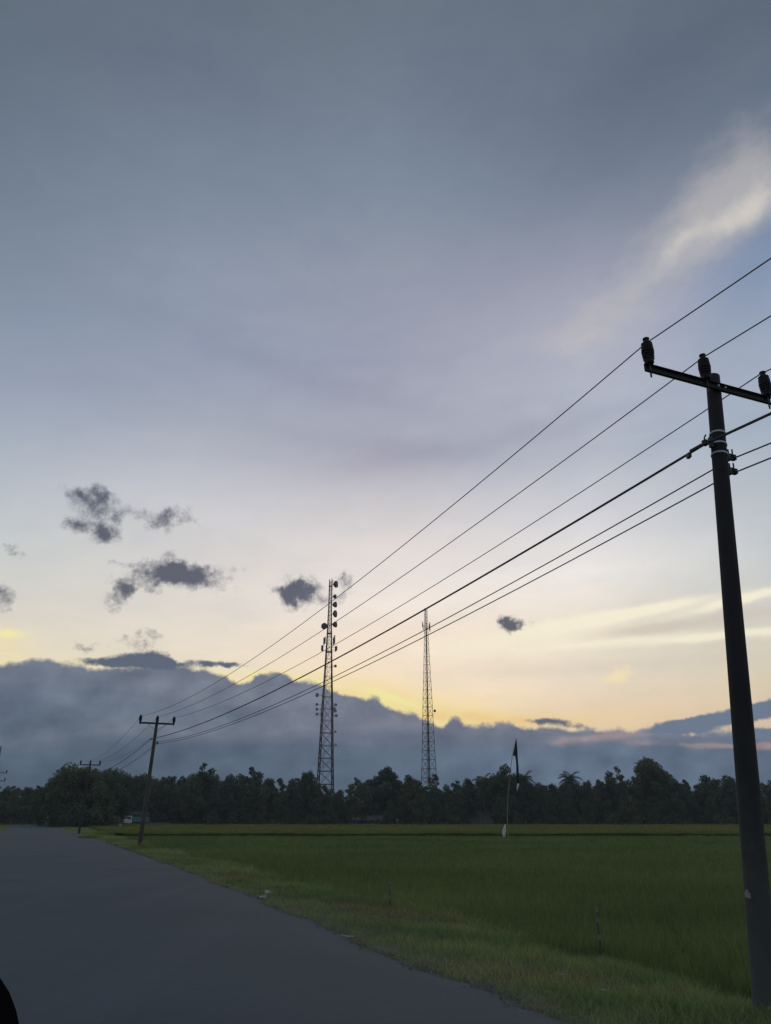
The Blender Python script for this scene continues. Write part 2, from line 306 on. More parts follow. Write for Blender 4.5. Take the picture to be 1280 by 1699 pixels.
mat('leaf', (.080, .108, .070), (.112, .142, .085), .35, .9, tint=True, rnd=.13, spec=.05)
mat('leaf_pale', (.095, .122, .078), (.122, .150, .09), .35, .9, tint=True, rnd=.2, spec=.05)
mat('palm_leaf', (.070, .10, .062), (.09, .122, .075), .5, .8, tint=True, rnd=.2, spec=.1)
mat('rice', (.139, .190, .076), (.168, .216, .088), .07, .95, tint=True, spec=0.0)
mat('rice_ripe', (.182, .212, .062), (.205, .230, .070), .05, .95, tint=True, spec=0.0)
mat('grass', (.250, .295, .130), (.300, .310, .160), .35, .95, tint=True, spec=0.0)
mat('cloth_shirt', (.35, .35, .36), None, 8, .9)
mat('cloth_dark', (.03, .03, .04), None, 8, .9)
mat('skin', (.30, .19, .13), None, 8, .6)
mat('helmet', (.5, .5, .5), None, 8, .3)
mat('lens', (.6, .6, .55), None, 8, .2)

def road_mat():
    m = bpy.data.materials.new('asphalt'); m.use_nodes = True
    V.nt = m.node_tree; b = V.nt.nodes['Principled BSDF']
    t = V.nt.nodes.new('ShaderNodeTexCoord'); co = V(t.outputs['Object'])
    n1 = V(noise(co, .25, 4, .55).outputs[0]); n2 = V(noise(co, 60, 3, .7).outputs[0]); n3 = V(noise(co, 2.3, 5, .6).outputs[0])
    mp = V.nt.nodes.new('ShaderNodeMapping'); mp.inputs['Rotation'].default_value = (0, 0, R(-23.3)); mp.inputs['Scale'].default_value = (1.0, .06, 1)
    V.nt.links.new(co.k, mp.inputs[0]); n4 = V(noise(V(mp.outputs[0]), .9, 4, .5).outputs[0])
    c = mix(smooth(n1, .35, .65), (.040, .062, .078, 1), (.050, .075, .093, 1))
    c = mix(smooth(n3, .3, .75) * .35, c, (.040, .056, .073, 1))
    c = mix(smooth(n4, .5, .7) * .4, c, (.070, .088, .118, 1))
    n5 = V(noise(co, 17, 4, .7).outputs[0]); gr = .42 + n2 * .66 + n5 * .5
    c = mix(1.0, c, vec(gr, gr, gr), 'MULTIPLY')
    V.nt.links.new(c.k, b.inputs['Base Color']); b.inputs['Roughness'].default_value = .82; b.inputs['Specular IOR Level'].default_value = .35
    vo = V.nt.nodes.new('ShaderNodeTexVoronoi'); vo.inputs['Scale'].default_value = 90; V.nt.links.new(co.k, vo.inputs['Vector'])
    bm = V.nt.nodes.new('ShaderNodeBump'); bm.inputs['Distance'].default_value = .004; bm.inputs['Strength'].default_value = .8
    V.nt.links.new(vo.outputs[0], bm.inputs['Height']); V.nt.links.new(bm.outputs[0], b.inputs['Normal'])
    MATS['asphalt'] = m
road_mat()
def paint_pole_lift():      # dark pole, lower half painted lighter in place of its lifted shadow tones
    m = MATS['pole_concrete']; V.nt = m.node_tree; b = V.nt.nodes['Principled BSDF']
    lk = b.inputs['Base Color'].links[0]; c0 = V(lk.from_socket)
    t = V.nt.nodes.new('ShaderNodeTexCoord'); sp_ = V.nt.nodes.new('ShaderNodeSeparateXYZ'); V.nt.links.new(t.outputs['Object'], sp_.inputs[0])
    n1 = V(noise(V(t.outputs['Object']), 3.0, 6, .65).outputs[0]) - .5
    k = smooth(V(sp_.outputs[2]) + n1 * 2.4, 3.6, .2)
    V.nt.links.new(mix(k * .8, c0, (.075, .085, .082, 1)).k, b.inputs['Base Color'])
paint_pole_lift()

# ------------------------------------------------------------------ mesh helpers
class MB:
    def __init__(s): s.v = []; s.f = []
    def add(s, vs, fs):
        o = len(s.v); s.v += [tuple(q) for q in vs]; s.f += [tuple(i + o for i in f) for f in fs]; return s
    def box(s, c, d, rot=None):
        vs = [Vector((x * d[0] / 2, y * d[1] / 2, z * d[2] / 2)) for z in (-1, 1) for y in (-1, 1) for x in (-1, 1)]
        if rot is not None: vs = [rot @ q for q in vs]
        vs = [q + Vector(c) for q in vs]
        return s.add(vs, [(0, 2, 3, 1), (4, 5, 7, 6), (0, 1, 5, 4), (2, 6, 7, 3), (0, 4, 6, 2), (1, 3, 7, 5)])
    def tube(s, pts, rad, n=8, cap=True):
        pts = [Vector(p) for p in pts]
        if not hasattr(rad, '__len__'): rad = [rad] * len(pts)
        up = None; rings = []
        for i, p in enumerate(pts):
            d = (pts[min(i + 1, len(pts) - 1)] - pts[max(i - 1, 0)]).normalized()
            if up is None: up = d.orthogonal().normalized()
            a = (up - d * up.dot(d)).normalized(); b = d.cross(a); up = a
            rings.append([p + (a * math.cos(2 * math.pi * k / n) + b * math.sin(2 * math.pi * k / n)) * rad[i] for k in range(n)])
        o = [q for r_ in rings for q in r_]; f = []
        for i in range(len(pts) - 1):
            for k in range(n):
                f.append((i * n + k, i * n + (k + 1) % n, (i + 1) * n + (k + 1) % n, (i + 1) * n + k))
        if cap: f.append(tuple(range(n))[::-1]); f.append(tuple((len(pts) - 1) * n + k for k in range(n)))
        return s.add(o, f)
    def lathe(s, prof, base=(0, 0, 0), axis=(0, 0, 1), n=16):
        q = Vector(axis).normalized().to_track_quat('Z', 'Y'); b = Vector(base); o = []; f = []
        for (r_, z) in prof:
            for k in range(n): o.append(b + q @ Vector((r_ * math.cos(2 * math.pi * k / n), r_ * math.sin(2 * math.pi * k / n), z)))
        for i in range(len(prof) - 1):
            for k in range(n): f.append((i * n + k, i * n + (k + 1) % n, (i + 1) * n + (k + 1) % n, (i + 1) * n + k))
        f.append(tuple(range(n))[::-1]); f.append(tuple((len(prof) - 1) * n + k for k in range(n)))
        return s.add(o, f)
    def build(s, name, m, parent=None, smooth_=False, bevel=0):
        me = bpy.data.meshes.new(name); me.from_pydata(s.v, [], s.f); me.update()
        bm = bmesh.new(); bm.from_mesh(me); bmesh.ops.recalc_face_normals(bm, faces=bm.faces[:]); bm.to_mesh(me); bm.free()
        if smooth_: me.polygons.foreach_set('use_smooth', [True] * len(me.polygons))
        me.materials.append(M(m)); o = bpy.data.objects.new(name, me); C.objects.link(o)
        if parent: o.parent = parent
        if bevel:
            b = o.modifiers.new('bevel', 'BEVEL'); b.width = bevel; b.segments = 2
        return o
def npmesh(name, V_, quads, m, tint=None, parent=None, link=True):
    me = bpy.data.meshes.new(name); nq = len(quads)
    me.vertices.add(len(V_)); me.vertices.foreach_set('co', np.ascontiguousarray(V_, dtype=np.float32).ravel())
    me.loops.add(nq * 4); me.loops.foreach_set('vertex_index', np.ascontiguousarray(quads, dtype=np.int32).ravel())
    me.polygons.add(nq); me.polygons.foreach_set('loop_start', np.arange(0, nq * 4, 4, dtype=np.int32))
    try: me.polygons.foreach_set('loop_total', np.full(nq, 4, dtype=np.int32))
    except Exception: pass
    me.update(calc_edges=True)
    if tint is not None:
        a = me.color_attributes.new('tint', 'FLOAT_COLOR', 'POINT')
        t = np.ones((len(V_), 4), np.float32); t[:, :3] = tint; a.data.foreach_set('color', t.ravel())
    me.materials.append(M(m))
    if not link: return me
    o = bpy.data.objects.new(name, me); C.objects.link(o)
    if parent: o.parent = parent
    return o
def tag(o, label=None, cat=None, group=None, kind=None):
    if label: o['label'] = label
    if cat: o['category'] = cat
    if group: o['group'] = group
    if kind: o['kind'] = kind
    return o
def empty(name, loc, rz=0.0, rot=None):
    o = bpy.data.objects.new(name, None); C.objects.link(o); o.location = loc; o.empty_display_size = .2
    if rot: o.rotation_euler = rot
    else: o.rotation_euler = (0, 0, rz)
    return o
def inst(name, me, parent=None):
    o = bpy.data.objects.new(name, me); C.objects.link(o)
    if parent: o.parent = parent
    return o

# ------------------------------------------------------------------ road frame: t along the road, r to the right of the camera
HD = Vector((-.3958, .9183)); RT = Vector((.9183, .3958))
def W(t, r): return (HD.x * t + RT.x * r, HD.y * t + RT.y * r)
def inv(X, Y): return X * HD.x + Y * HD.y, X * RT.x + Y * RT.y
def redge(t):   # right edge of the asphalt
    return float(np.interp(t, [-60, 8, 14, 20, 34, 60, 105, 150, 216, 300], [5.1, 5.22, 5.3, 5.55, 5.9, 6.1, 6.2, 6.0, 5.4, 2])) + .12 * math.sin(t * .9) * math.exp(-abs(t) / 60) + .05 * math.sin(t * 2.7 + 1) + (.025 * math.sin(t * 7.3) + .02 * math.sin(t * 13.1 + 2) if t < 30 else 0)
def ledge(t): return float(np.interp(t, [-60, 60, 105, 216, 300], [-3.0, -3.0, -3.0, -3.9, -8])) + .08 * math.sin(t * .7)
def fedge(t): return float(np.interp(t, [-60, 8, 25, 60, 105, 216], [8.75, 8.75, 8.6, 8.7, 9.3, 12])) + .25 * math.sin(t * .35 + 1) + .12 * math.sin(t * 1.3)

# ground sheet out to the horizon
gx = np.concatenate([-np.geomspace(900, 60, 14), np.linspace(-50, 50, 11), np.geomspace(60, 900, 14)])
gy = np.concatenate([-np.geomspace(900, 60, 10), np.linspace(-50, 300, 36), np.geomspace(320, 900, 14)])
g = MB(); nx_, ny_ = len(gx), len(gy)
g.add([(x, y, -.62) for y in gy for x in gx], [(j * nx_ + i, j * nx_ + i + 1, (j + 1) * nx_ + i + 1, (j + 1) * nx_ + i) for j in range(ny_ - 1) for i in range(nx_ - 1)])
tag(g.build('ground', 'soil'), kind='structure')

ts = np.concatenate([np.arange(-30, 3, .5), np.arange(3, 30, .12), np.arange(30, 60, .5), np.arange(60, 262, 2.0)])
def strip(name, cols, m, z):
    b = MB(); vs = []; n = len(cols)
    for t in ts:
        for c in cols:
            r = c(t); X, Y = W(t, r); vs.append((X, Y, z(t, r, c)))
    fs = [(i * n + j, i * n + j + 1, (i + 1) * n + j + 1, (i + 1) * n + j) for i in range(len(ts) - 1) for j in range(n - 1)]
    b.add(vs, fs); o = b.build(name, m, smooth_=True); return tag(o, kind='structure')
lerp = lambda a, b, k: (lambda t: a(t) * (1 - k) + b(t) * k)
strip('road', [lerp(ledge, redge, k) for k in (0, .02, .1, .25, .4, .5, .6, .75, .9, .98, 1)], 'asphalt',
      lambda t, r, c: -.0018 * (r - 1.2) ** 2 + .02 - (.03 if (abs(r - redge(t)) < .02 or abs(r - ledge(t)) < .02) else 0))
def vz(t, r):   # height of the right verge
    k = (r - redge(t)) / max(.5, fedge(t) - redge(t)); k = max(0, min(1.25, k))
    z = float(np.interp(k, [0, .06, .35, .75, 1.0, 1.25], [-.045, -.03, -.07, -.13, -.30, -.52]))
    return z + .035 * math.sin(t * 1.7 + r * 2.1) * math.sin(k * 3) + .02 * math.sin(t * 4.3 - r * 3)
strip('verge', [(lambda t, k=k: redge(t) + (-.06 if k == 0 else 0) + (fedge(t) - redge(t)) * k) for k in np.linspace(0, 1.25, 16)], 'verge', lambda t, r, c: vz(t, r) - (.02 if r < redge(t) else 0))
strip('verge', [(lambda t, k=k: ledge(t) + .06 - k) for k in (0, .15, .6, 1.5, 3, 6, 14, 40)], 'verge', lambda t, r, c: -.06 - .02 * (ledge(t) - r) if r < ledge(t) else -.07)

# the side road the lorry stands on, joining from the right at the bend
b = MB(); cl = [(-84, 206), (-78, 214.5), (-66, 219.5), (-50, 221.5), (-20, 222), (20, 222), (80, 222)]
vs = []
for i, p in enumerate(cl):
    a = Vector(cl[max(0, i - 1)]); c_ = Vector(cl[min(len(cl) - 1, i + 1)]); d = (c_ - a).normalized(); nrm = Vector((-d.y, d.x))
    for s_ in (-2.6, 2.6): vs.append((p[0] + nrm.x * s_, p[1] + nrm.y * s_, -.02))
b.add(vs, [(2 * i, 2 * i + 1, 2 * i + 3, 2 * i + 2) for i in range(len(cl) - 1)])
tag(b.build('side_road', 'asphalt'), kind='structure')

# ------------------------------------------------------------------ blades (rice, grass)
def blades(px_, py_, pz, hgt, wid, lean, col):
    n = len(px_)
    ph = rng.uniform(0, 2 * np.pi, n); fa = rng.uniform(0, 2 * np.pi, n)
    dxn, dyn = np.cos(ph), np.sin(ph); wx, wy = np.cos(fa) * wid / 2, np.sin(fa) * wid / 2
    P = np.stack([px_, py_, pz], 1)
    def lvl(k, lf, wf):
        c = P + np.stack([dxn * lean * lf, dyn * lean * lf, hgt * k], 1)
        o = np.stack([wx * wf, wy * wf, np.zeros(n)], 1); return c - o, c + o
    a0, a1 = lvl(0, 0, 1); b0, b1 = lvl(.6, .35, .85); c0, c1 = lvl(1.0, 1.0, .12)
    Vv = np.stack([a0, a1, b0, b1, c0, c1], 1).reshape(-1, 3)
    base = np.arange(n)[:, None] * 6
    q = np.concatenate([base + np.array([[0, 1, 3, 2]]), base + np.array([[2, 3, 5, 4]])], 0)
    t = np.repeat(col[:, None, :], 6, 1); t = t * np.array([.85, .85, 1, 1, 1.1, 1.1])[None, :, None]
    return Vv, q, t.reshape(-1, 3)
fed = np.array([[t, fedge(t)] for t in np.arange(-30, 262, 1.0)])
def fr(t): return np.interp(t, fed[:, 0], fed[:, 1])
def in_plot(X, Y, y0, y1):
    t = X * HD.x + Y * HD.y; r = X * RT.x + Y * RT.y
    return (r > fr(t) + .05) & (Y > y0) & (Y < y1)
def sample_hills(y0, y1, n, near=11.0):
    # positions in the wedge the road side can see, density falling with distance
    uu = rng.random(n); ya, yb = max(y0, near), y1
    Y = ya * (yb / ya) ** uu
    X = (rng.random(n) * 2 - 1) * (Y * .62 + 4)
    k = in_plot(X, Y, y0, y1); return X[k], Y[k]
def rice_plot(name, y0, y1, z0, h0, nh, m, label, tints):
    X, Y = sample_hills(y0, y1, nh)
    # snap part of them to planting rows
    snap = Y < 40
    X = np.where(snap, np.round(X / .22) * .22 + rng.normal(0, .03, len(X)), X); Y = np.where(snap, np.round(Y / .22) * .22 + rng.normal(0, .03, len(Y)), Y)
    per = 9
    hx = np.repeat(X, per); hy = np.repeat(Y, per)
    n = len(hx); sc_ = np.maximum(1.0, hy / 22.0)
    hx = hx + rng.normal(0, .045, n) * sc_; hy = hy + rng.normal(0, .045, n) * sc_
    field = .5 + .5 * np.sin(hx * .31 + np.sin(hy * .17) * 2) * np.sin(hy * .23 + hx * .05)
    hh = h0 * (rng.normal(1.0, .10, n) + .07 * (field - .5)); hh = np.clip(hh, h0 * .6, h0 * 1.25)
    wd = .009 * sc_ * rng.uniform(.7, 1.5, n)
    ln = rng.uniform(.03, .26, n) * np.minimum(sc_, 1.6)
    g_ = rng.uniform(.72, 1.28, n)[:, None] * (1 + .20 * (field[:, None] - .5) + .05 * np.sin(hy * .9 + .6 * np.sin(hx * .2))[:, None]); yl = rng.random(n)[:, None] < .10
    col = g_ * np.where(yl, np.array([[1.7, 1.3, 1.1]]), np.array([tints]))
    if y0 > 50: col = np.where((hy < y0 + 4.5 + 2 * np.sin(hx * .2))[:, None], col * np.array([[.52, .72, .6]]), col)  # strip along the bund tinted darker: its shaded band put into the colour
    Vv, q, t = blades(hx, hy, np.full(n, z0), hh, wd, ln, col)
    # closed canopy below the tips for the parts far from the camera
    gs = []
    xs = np.linspace(-1, 1, 161); ys = np.geomspace(max(y0, 15), y1 - .05, 150)
    XX = xs[None, :] * (ys[:, None] * .70 + 6); YY = np.repeat(ys[:, None], 161, 1)
    rr_ = XX * RT.x + YY * RT.y; tt_ = XX * HD.x + YY * HD.y; e_ = fr(tt_.ravel()).reshape(tt_.shape) + .35
    mm = rr_ < e_; d_ = (e_ - rr_) / RT.x; XX = np.where(mm, XX + d_, XX)
    cz = z0 + h0 * (.60 + .16 * np.clip((YY - 20) / 60, 0, 1)) + rng.normal(0, .02, XX.shape) + .03 * np.sin(XX * .31 + np.sin(YY * .17) * 2)
    sv = np.stack([XX, YY, cz], 2).reshape(-1, 3)
    i = np.arange(149)[:, None] * 161 + np.arange(160)[None, :]; sq = np.stack([i, i + 1, i + 162, i + 161], 2).reshape(-1, 4)
    st_ = np.repeat(rng.uniform(.6, .95, len(sv))[:, None], 3, 1)
    front = np.arange(161); fv = sv[front].copy(); fv[:, 2] = z0 - .1
    o = len(sv); fq = np.stack([front[:-1], front[1:], o + front[1:], o + front[:-1]], 1)
    sv = np.concatenate([sv, fv]); st_ = np.concatenate([st_, np.full((161, 3), .7)]); sq = np.concatenate([sq, fq])
    VV = np.concatenate([Vv, sv]); QQ = np.concatenate([q, sq + len(Vv)]); TT = np.concatenate([t, st_])
    return tag(npmesh(name, VV, QQ, m, TT), label, 'rice', kind='stuff')
rice_plot('rice_plants', 3, 93.3, -.58, .60, 52000, 'rice', 'dark green rice plants filling the near paddy beside the road verge', (.95, 1.0, .9))
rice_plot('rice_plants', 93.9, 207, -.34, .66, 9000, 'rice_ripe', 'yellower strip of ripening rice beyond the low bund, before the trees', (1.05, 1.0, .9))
# earth bund between the plots
b = MB(); vs = []
for i in range(90):
    x = -44 + i * 2.2; j = .12 * math.sin(i * 1.3) + .08 * math.sin(i * .37)
    vs += [(x, 92.0 + j, -.62), (x, 92.6 + j, -.16 + .05 * math.sin(i * 2.1)), (x, 93.4 + j, -.14), (x, 94.3 + j, -.5)]
b.add(vs, [(4 * i + k, 4 * i + k + 1, 4 * i + 5 + k, 4 * i + 4 + k) for i in range(89) for k in range(3)])
tag(b.build('bund', 'verge', smooth_=True), kind='structure')

# verge grass: short mixed green and straw-coloured blades
n = 150000
tt = 3.5 * (230 / 3.5) ** rng.random(n); k = rng.random(n) ** .8
re_ = np.interp(tt, np.arange(0, 262, .5), [redge(t) for t in np.arange(0, 262, .5)]); fe_ = fr(tt)
rr2 = re_ - .06 + (fe_ - re_ + .5) * k
dry = np.sin(tt * .55 + 2) * np.sin(tt * .21 + rr2 * .9) + .55 * np.sin(tt * 1.9 + rr2 * 2.3) + rng.normal(0, .45, n)
gx_ = HD.x * tt + RT.x * rr2; gy_ = HD.y * tt + RT.y * rr2
kk = np.clip((rr2 - re_) / np.maximum(.5, fe_ - re_), 0, 1.25)
gz = np.interp(kk, [0, .06, .35, .75, 1.0, 1.25], [-.045, -.03, -.07, -.13, -.30, -.52]) + .035 * np.sin(tt * 1.7 + rr2 * 2.1) * np.sin(kk * 3) + .02 * np.sin(tt * 4.3 - rr2 * 3) - .01
sc_ = np.maximum(1.0, tt / 16.0)
clump = .5 + .5 * np.sin(tt * 2.3 + np.sin(rr2 * 3) * 2) * np.sin(rr2 * 4.1 + tt * .7)
gh = (.045 + .13 * rng.random(n) ** 1.6 + .10 * clump * kk) * np.clip(.45 + kk * 2.2, .45, 1.0)
gc = np.where((dry > .75)[:, None], np.array([[1.25, 1.08, 1.05]]), np.where((dry < -.6)[:, None], np.array([[.55, .72, .6]]), np.array([[.8, 1.0, .8]]))) * rng.uniform(.7, 1.3, n)[:, None]
brown = ((np.abs(tt - 18.0) < 2.6) & (kk > .35) & (kk < .95)) | ((np.abs(tt - 29.5) < 2.4) & (kk > .2) & (kk < .9)) | ((np.abs(tt - 61) < 5) & (kk > .35))
gc = np.where((brown & (rng.random(n) < .55))[:, None], np.array([[.70, .55, .62]]), gc)
gh = np.where(brown, gh * .8, gh) + .26 * np.exp(-((kk - 1.0) / .09) ** 2) * rng.random(n) * np.clip((tt - 9) / 6, 0, 1)
Vv, q, t = blades(gx_, gy_, gz, gh, .006 * sc_ * rng.uniform(.7, 1.6, n), gh * rng.uniform(.2, 1.1, n), gc)
tag(npmesh('verge_grass', Vv, q, 'grass', t), 'patchy green and straw coloured grass on the right road verge', 'grass', kind='stuff')
n = 26000
tt = 20 * (230 / 20) ** rng.random(n); rr2 = -3.0 - np.interp(tt, [0, 105, 216, 300], [0, 0, .9, 5]) - rng.random(n) ** 1.3 * 14 + .1
gx_ = HD.x * tt + RT.x * rr2; gy_ = HD.y * tt + RT.y * rr2; sc_ = np.maximum(1, tt / 16)
Vv, q, t = blades(gx_, gy_, np.full(n, -.28), .2 + .25 * rng.random(n), .007 * sc_ * rng.uniform(.7, 1.5, n), rng.uniform(.03, .2, n), np.array([[.85, 1, .8]]) * rng.uniform(.65, 1.3, n)[:, None])
tag(npmesh('verge_grass', Vv, q, 'grass', t), 'rough green grass along the left edge of the road', 'grass', kind='stuff')

# loose gravel and crumbs of asphalt along the road edge
n = 5200
tt = 3.5 * (70 / 3.5) ** rng.random(n); re_ = np.array([redge(t) for t in tt]); rr2 = re_ + rng.normal(.05, .13, n)
cx_ = HD.x * tt + RT.x * rr2; cy_ = HD.y * tt + RT.y * rr2; sz = .007 * np.exp(rng.normal(0, .5, n)) * np.maximum(1, tt / 25)
cz_ = np.where(rr2 < re_, .02 - .0018 * (rr2 - 1.2) ** 2, -.035) + sz * .2
off = np.array([[1, 0, 0], [0, 1, 0], [-1, 0, 0], [0, -1, 0], [.5, .5, .8], [-.5, .5, .8], [-.5, -.5, .8], [.5, -.5, .8]]) * 1.0
Vv = np.stack([cx_, cy_, cz_], 1)[:, None, :] + off[None] * sz[:, None, None] * rng.uniform(.6, 1.3, (n, 8, 1))
q = (np.arange(n) * 8)[:, None, None] + np.array([[0, 1, 5, 4], [1, 2, 6, 5], [2, 3, 7, 6], [3, 0, 4, 7], [4, 5, 6, 7]])[None]
tag(npmesh('gravel', Vv.reshape(-1, 3), q.reshape(-1, 4), 'gravel', np.repeat(rng.uniform(.6, 1.4, n), 8)[:, None] * np.ones((1, 3))), 'loose gravel crumbs along the right edge of the asphalt', 'gravel', kind='stuff')

# ------------------------------------------------------------------ power poles
def insulator(parent, p, h=.45, r=.105, name='insulator'):
    prof = [(.055, -.02), (.07, .0), (.07, .03)]
    k = 7; zz = .05
    for i in range(k):
        z = .05 + i * (h - .13) / k; q = r * (1 - .04 * abs(i - 3))
        prof += [(q * .78, z), (q, z + .012), (q * .98, z + .03), (q * .78, z + .042)]
    prof += [(r * .7, h - .08), (r * .45, h - .06), (r * .42, h - .03), (r * .55, h - .02), (r * .5, h), (.02, h + .005)]
    o = MB().lathe(prof, (0, 0, 0), n=18).build(name, 'porcelain', parent, smooth_=True); o.location = p
    pin = MB().tube([(0, 0, -.24), (0, 0, -.02)], .014, 8)
    pin.build('pin', 'clamp', o)
    return o
def arm_mb(L, zc=0.0, sec=.085, y=0.0):
    m_ = MB()     # channel section: web and two flanges butted to it
    m_.box((0, y, zc), (L, .008, sec))
    m_.box((0, y + .0265, zc + sec / 2 - .005), (L, .045, .010)); m_.box((0, y + .0265, zc - sec / 2 + .005), (L, .045, .010))
    return m_
def make_pole(base, top, r0, r1, mname, label, det=True, arms=((0.0, 1.215, 0.0),), arm_yaw=None, name='power_pole', group=None, marks=False):
    base, top = Vector(base), Vector(top); ax = (top - base); H_ = ax.length
    q = ax.normalized().to_track_quat('Z', 'Y'); rx = q.to_matrix()
    o = empty(name, base); tag(o, label, 'power pole', group)
    pts = [ax * (i / 12.0) for i in range(13)]
    pts = [Vector((0, 0, -.6)) - ax.normalized() * 0 if False else -ax.normalized() * .5] + pts
    sh = MB().tube(pts, [r0] + [r0 + (r1 - r0) * i / 12 for i in range(13)], 20 if det else 10).build('shaft', mname, o, smooth_=True)
    yaw = math.atan2(RT.y, RT.x) if arm_yaw is None else arm_yaw
    for (dz_, half, off, *shf) in arms:
        a = empty('x', (0, 0, 0)); bpy.data.objects.remove(a)
        am = arm_mb(half * 2, sec=.125 if det else .12, y=r1 + .006)
        ao = am.build('crossarm', 'steel_arm', o); ao.location = ax * ((H_ - .18 - dz_) / H_) + Vector((RT.x, RT.y, 0)) * (shf[0] if shf else 0); ao.rotation_euler = (0, 0, yaw + math.pi)
        bk = MB()
        for s_ in (-1, 1):
            bk.tube([(s_ * .62, r1 + .02, -.055), (s_ * .04, r1 + .02, -.48)], .013, 6) if not det else None
        if bk.v: bk.build('brace', 'steel_arm', ao)
        bo = MB()
        xb = shf[0] if shf else 0.0
        for s_ in (xb - .07, xb + .07): bo.tube([(s_, r1 + .05, 0), (s_, -r1 + .03, 0)], .010, 6)
        for s_ in (xb - .07, xb + .07): bo.lathe([(.02, 0), (.02, .014)], (s_, r1 + .053, 0), (0, 1, 0), 6)
        bo.build('bolt', 'strap', ao)
        for s_ in (-1, 0, 1):
            insulator(ao, (s_ * (half - (.085 if det else .07)) + (off + shf[0] * 0 if s_ == 0 and shf else 0), r1 + .033, .085), h=.43 if det else .45, r=.094 if det else .12)
    return o
# nearest pole, leaning slightly: stands on the verge at the right
NB = Vector((4.07, 9.65, -.42)); NT = Vector((5.15, 10.46, 8.34))
p1 = make_pole(NB, NT, .146, .104, 'pole_concrete', 'thick dark power pole nearest the camera, standing on the grass verge', arms=((0.10, 1.27, .08, -.19),))
ax = NT - NB
def onp(z): return ax * ((z - NB.z) / ax.z)
def strap(parent, z, r, h=.028):
    c_ = onp(z); o = MB().lathe([(r, -h / 2), (r + .004, -h / 2), (r + .004, h / 2), (r, h / 2)], c_, ax, 20).build('strap', 'strap', parent, smooth_=False); return o
for z in (7.27, 7.08, 6.91): strap(p1, z, .117)
def clampset(parent, c_, side, z):
    cc = onp(z); d = Vector((RT.x, RT.y, 0)) * side; h = Vector((HD.x, HD.y, 0))
    b_ = MB()
    b_.box(cc + d * .155, (.05, .05, .16)); b_.tube([cc + d * .12, cc + d * .25 + Vector((0, 0, .02))], .016, 8)
    b_.tube([cc + d * .25 + Vector((0, 0, .10)) - h * .02, cc + d * .27 + Vector((0, 0, .05)), cc + d * .25 + Vector((0, 0, -.02))], .012, 6)
    b_.lathe([(.02, -.05), (.05, -.03), (.035, 0), (.05, .03), (.02, .05)], cc + d * .27 + Vector((0, 0, -.03)), (0, 0, 1), 10)
    b_.tube([cc + d * .26 + h * .30 + Vector((0, 0, -.03)), cc + d * .26 - h * .05 + Vector((0, 0, -.03))], .028, 8)
    b_.box(cc + d * .27 + h * .34 + Vector((0, 0, -.09)), (.05, .09, .07)); b_.tube([cc + d * .27 + h * .3 + Vector((0, 0, -.04)), cc + d * .27 + h * .36 + Vector((0, 0, -.10))], .01, 6)
    return b_.build('cable_clamp', 'clamp', parent)
clampset(p1, None, -1, 7.10); clampset(p1, None, 1, 6.95); clampset(p1, None, 1, 6.71)
mk = MB(); cpt = onp(1.08); vdir = (Vector((0, 0, 1.9)) - (NB + cpt)); vdir.z = 0; vdir.normalize(); side_ = Vector((-vdir.y, vdir.x, 0))
for k_ in range(3):
    a_ = -.95 + k_ * .17
    d_ = vdir * math.cos(a_) - side_ * math.sin(a_) * -1
    mk.box(cpt + d_ * .146 + Vector((0, 0, .01 * math.sin(k_ * 2.0))), (.012, .03, .085 - .03 * abs(k_ - 1)), Matrix.Rotation(math.atan2(d_.y, d_.x), 3, 'Z'))
mk.build('pale_sticker', 'dish_grey', p1)
# second and third poles of the same line
p2 = make_pole((-16.62, 56.6, -.12), (-16.16, 56.0, 8.22), .16, .10, 'pole_wood', 'weathered brown power pole second along the line, standing left of the tower on the verge', det=False, arms=((0.0, 1.22, 0.0),))
for s_, z in ((-1, 6.98), (1, 6.8), (1, 6.7)):
    b_ = MB(); d = Vector((RT.x, RT.y, 0)) * s_; cc = (Vector((-16.16, 56.0, 8.22)) - Vector((-16.62, 56.6, -.12))) * ((z + .12) / 8.34)
    b_.tube([cc, cc + d * .26], .02, 6); b_.lathe([(.03, -.06), (.055, 0), (.03, .06)], cc + d * .25, (0, 0, 1), 8); b_.build('cable_clamp', 'clamp', p2)
p3 = make_pole((-38.0, 103.2, -.2), (-37.3, 102.0, 8.2), .15, .10, 'tower_dark', 'distant power pole whose crossarm rises above the dark tree clump on the left', det=False)
p4 = make_pole((-71.9, 150, -.2), (-72.0, 150, 14.3), .17, .09, 'pole_concrete', 'tall slim pole with two crossarms cut by the left edge of the photo', det=False, arms=((4.6, 1.75, 0.0), (6.0, 1.65, 0.0)))

# conductors: each one continuous over all the poles
def wire(pts_s, r, label, name='power_line_wire'):
    P = []
    for i in range(len(pts_s) - 1):
        a, s_ = pts_s[i]; c_ = pts_s[i + 1][0]; a = Vector(a); c_ = Vector(c_)
        for k in range(36):
            u_ = k / 36.0; q = a.lerp(c_, u_); q.z -= 4 * s_ * u_ * (1 - u_); P.append(q)
    P.append(Vector(pts_s[-1][0]))
    o = MB().tube(P, r, 6).build(name, 'wire'); return tag(o, label, 'overhead wire', 'wires strung along the power poles')
def span(a1, a2, a3, s0, s1):
    a1, a2, a3 = Vector(a1), Vector(a2), Vector(a3); a0 = a1 + (a1 - a2); a0.z = a1.z; a4 = a3 + (a3 - a2) * 1.0; a4.z = a3.z - 1.0
    return [(a0, s0), (a1, s1), (a2, s1), (a3, s1), (a4, 0)]
L3 = Vector((-37.3, 102.0, 0)); A3 = Vector((RT.x, RT.y, 0))
ZT = 8.62
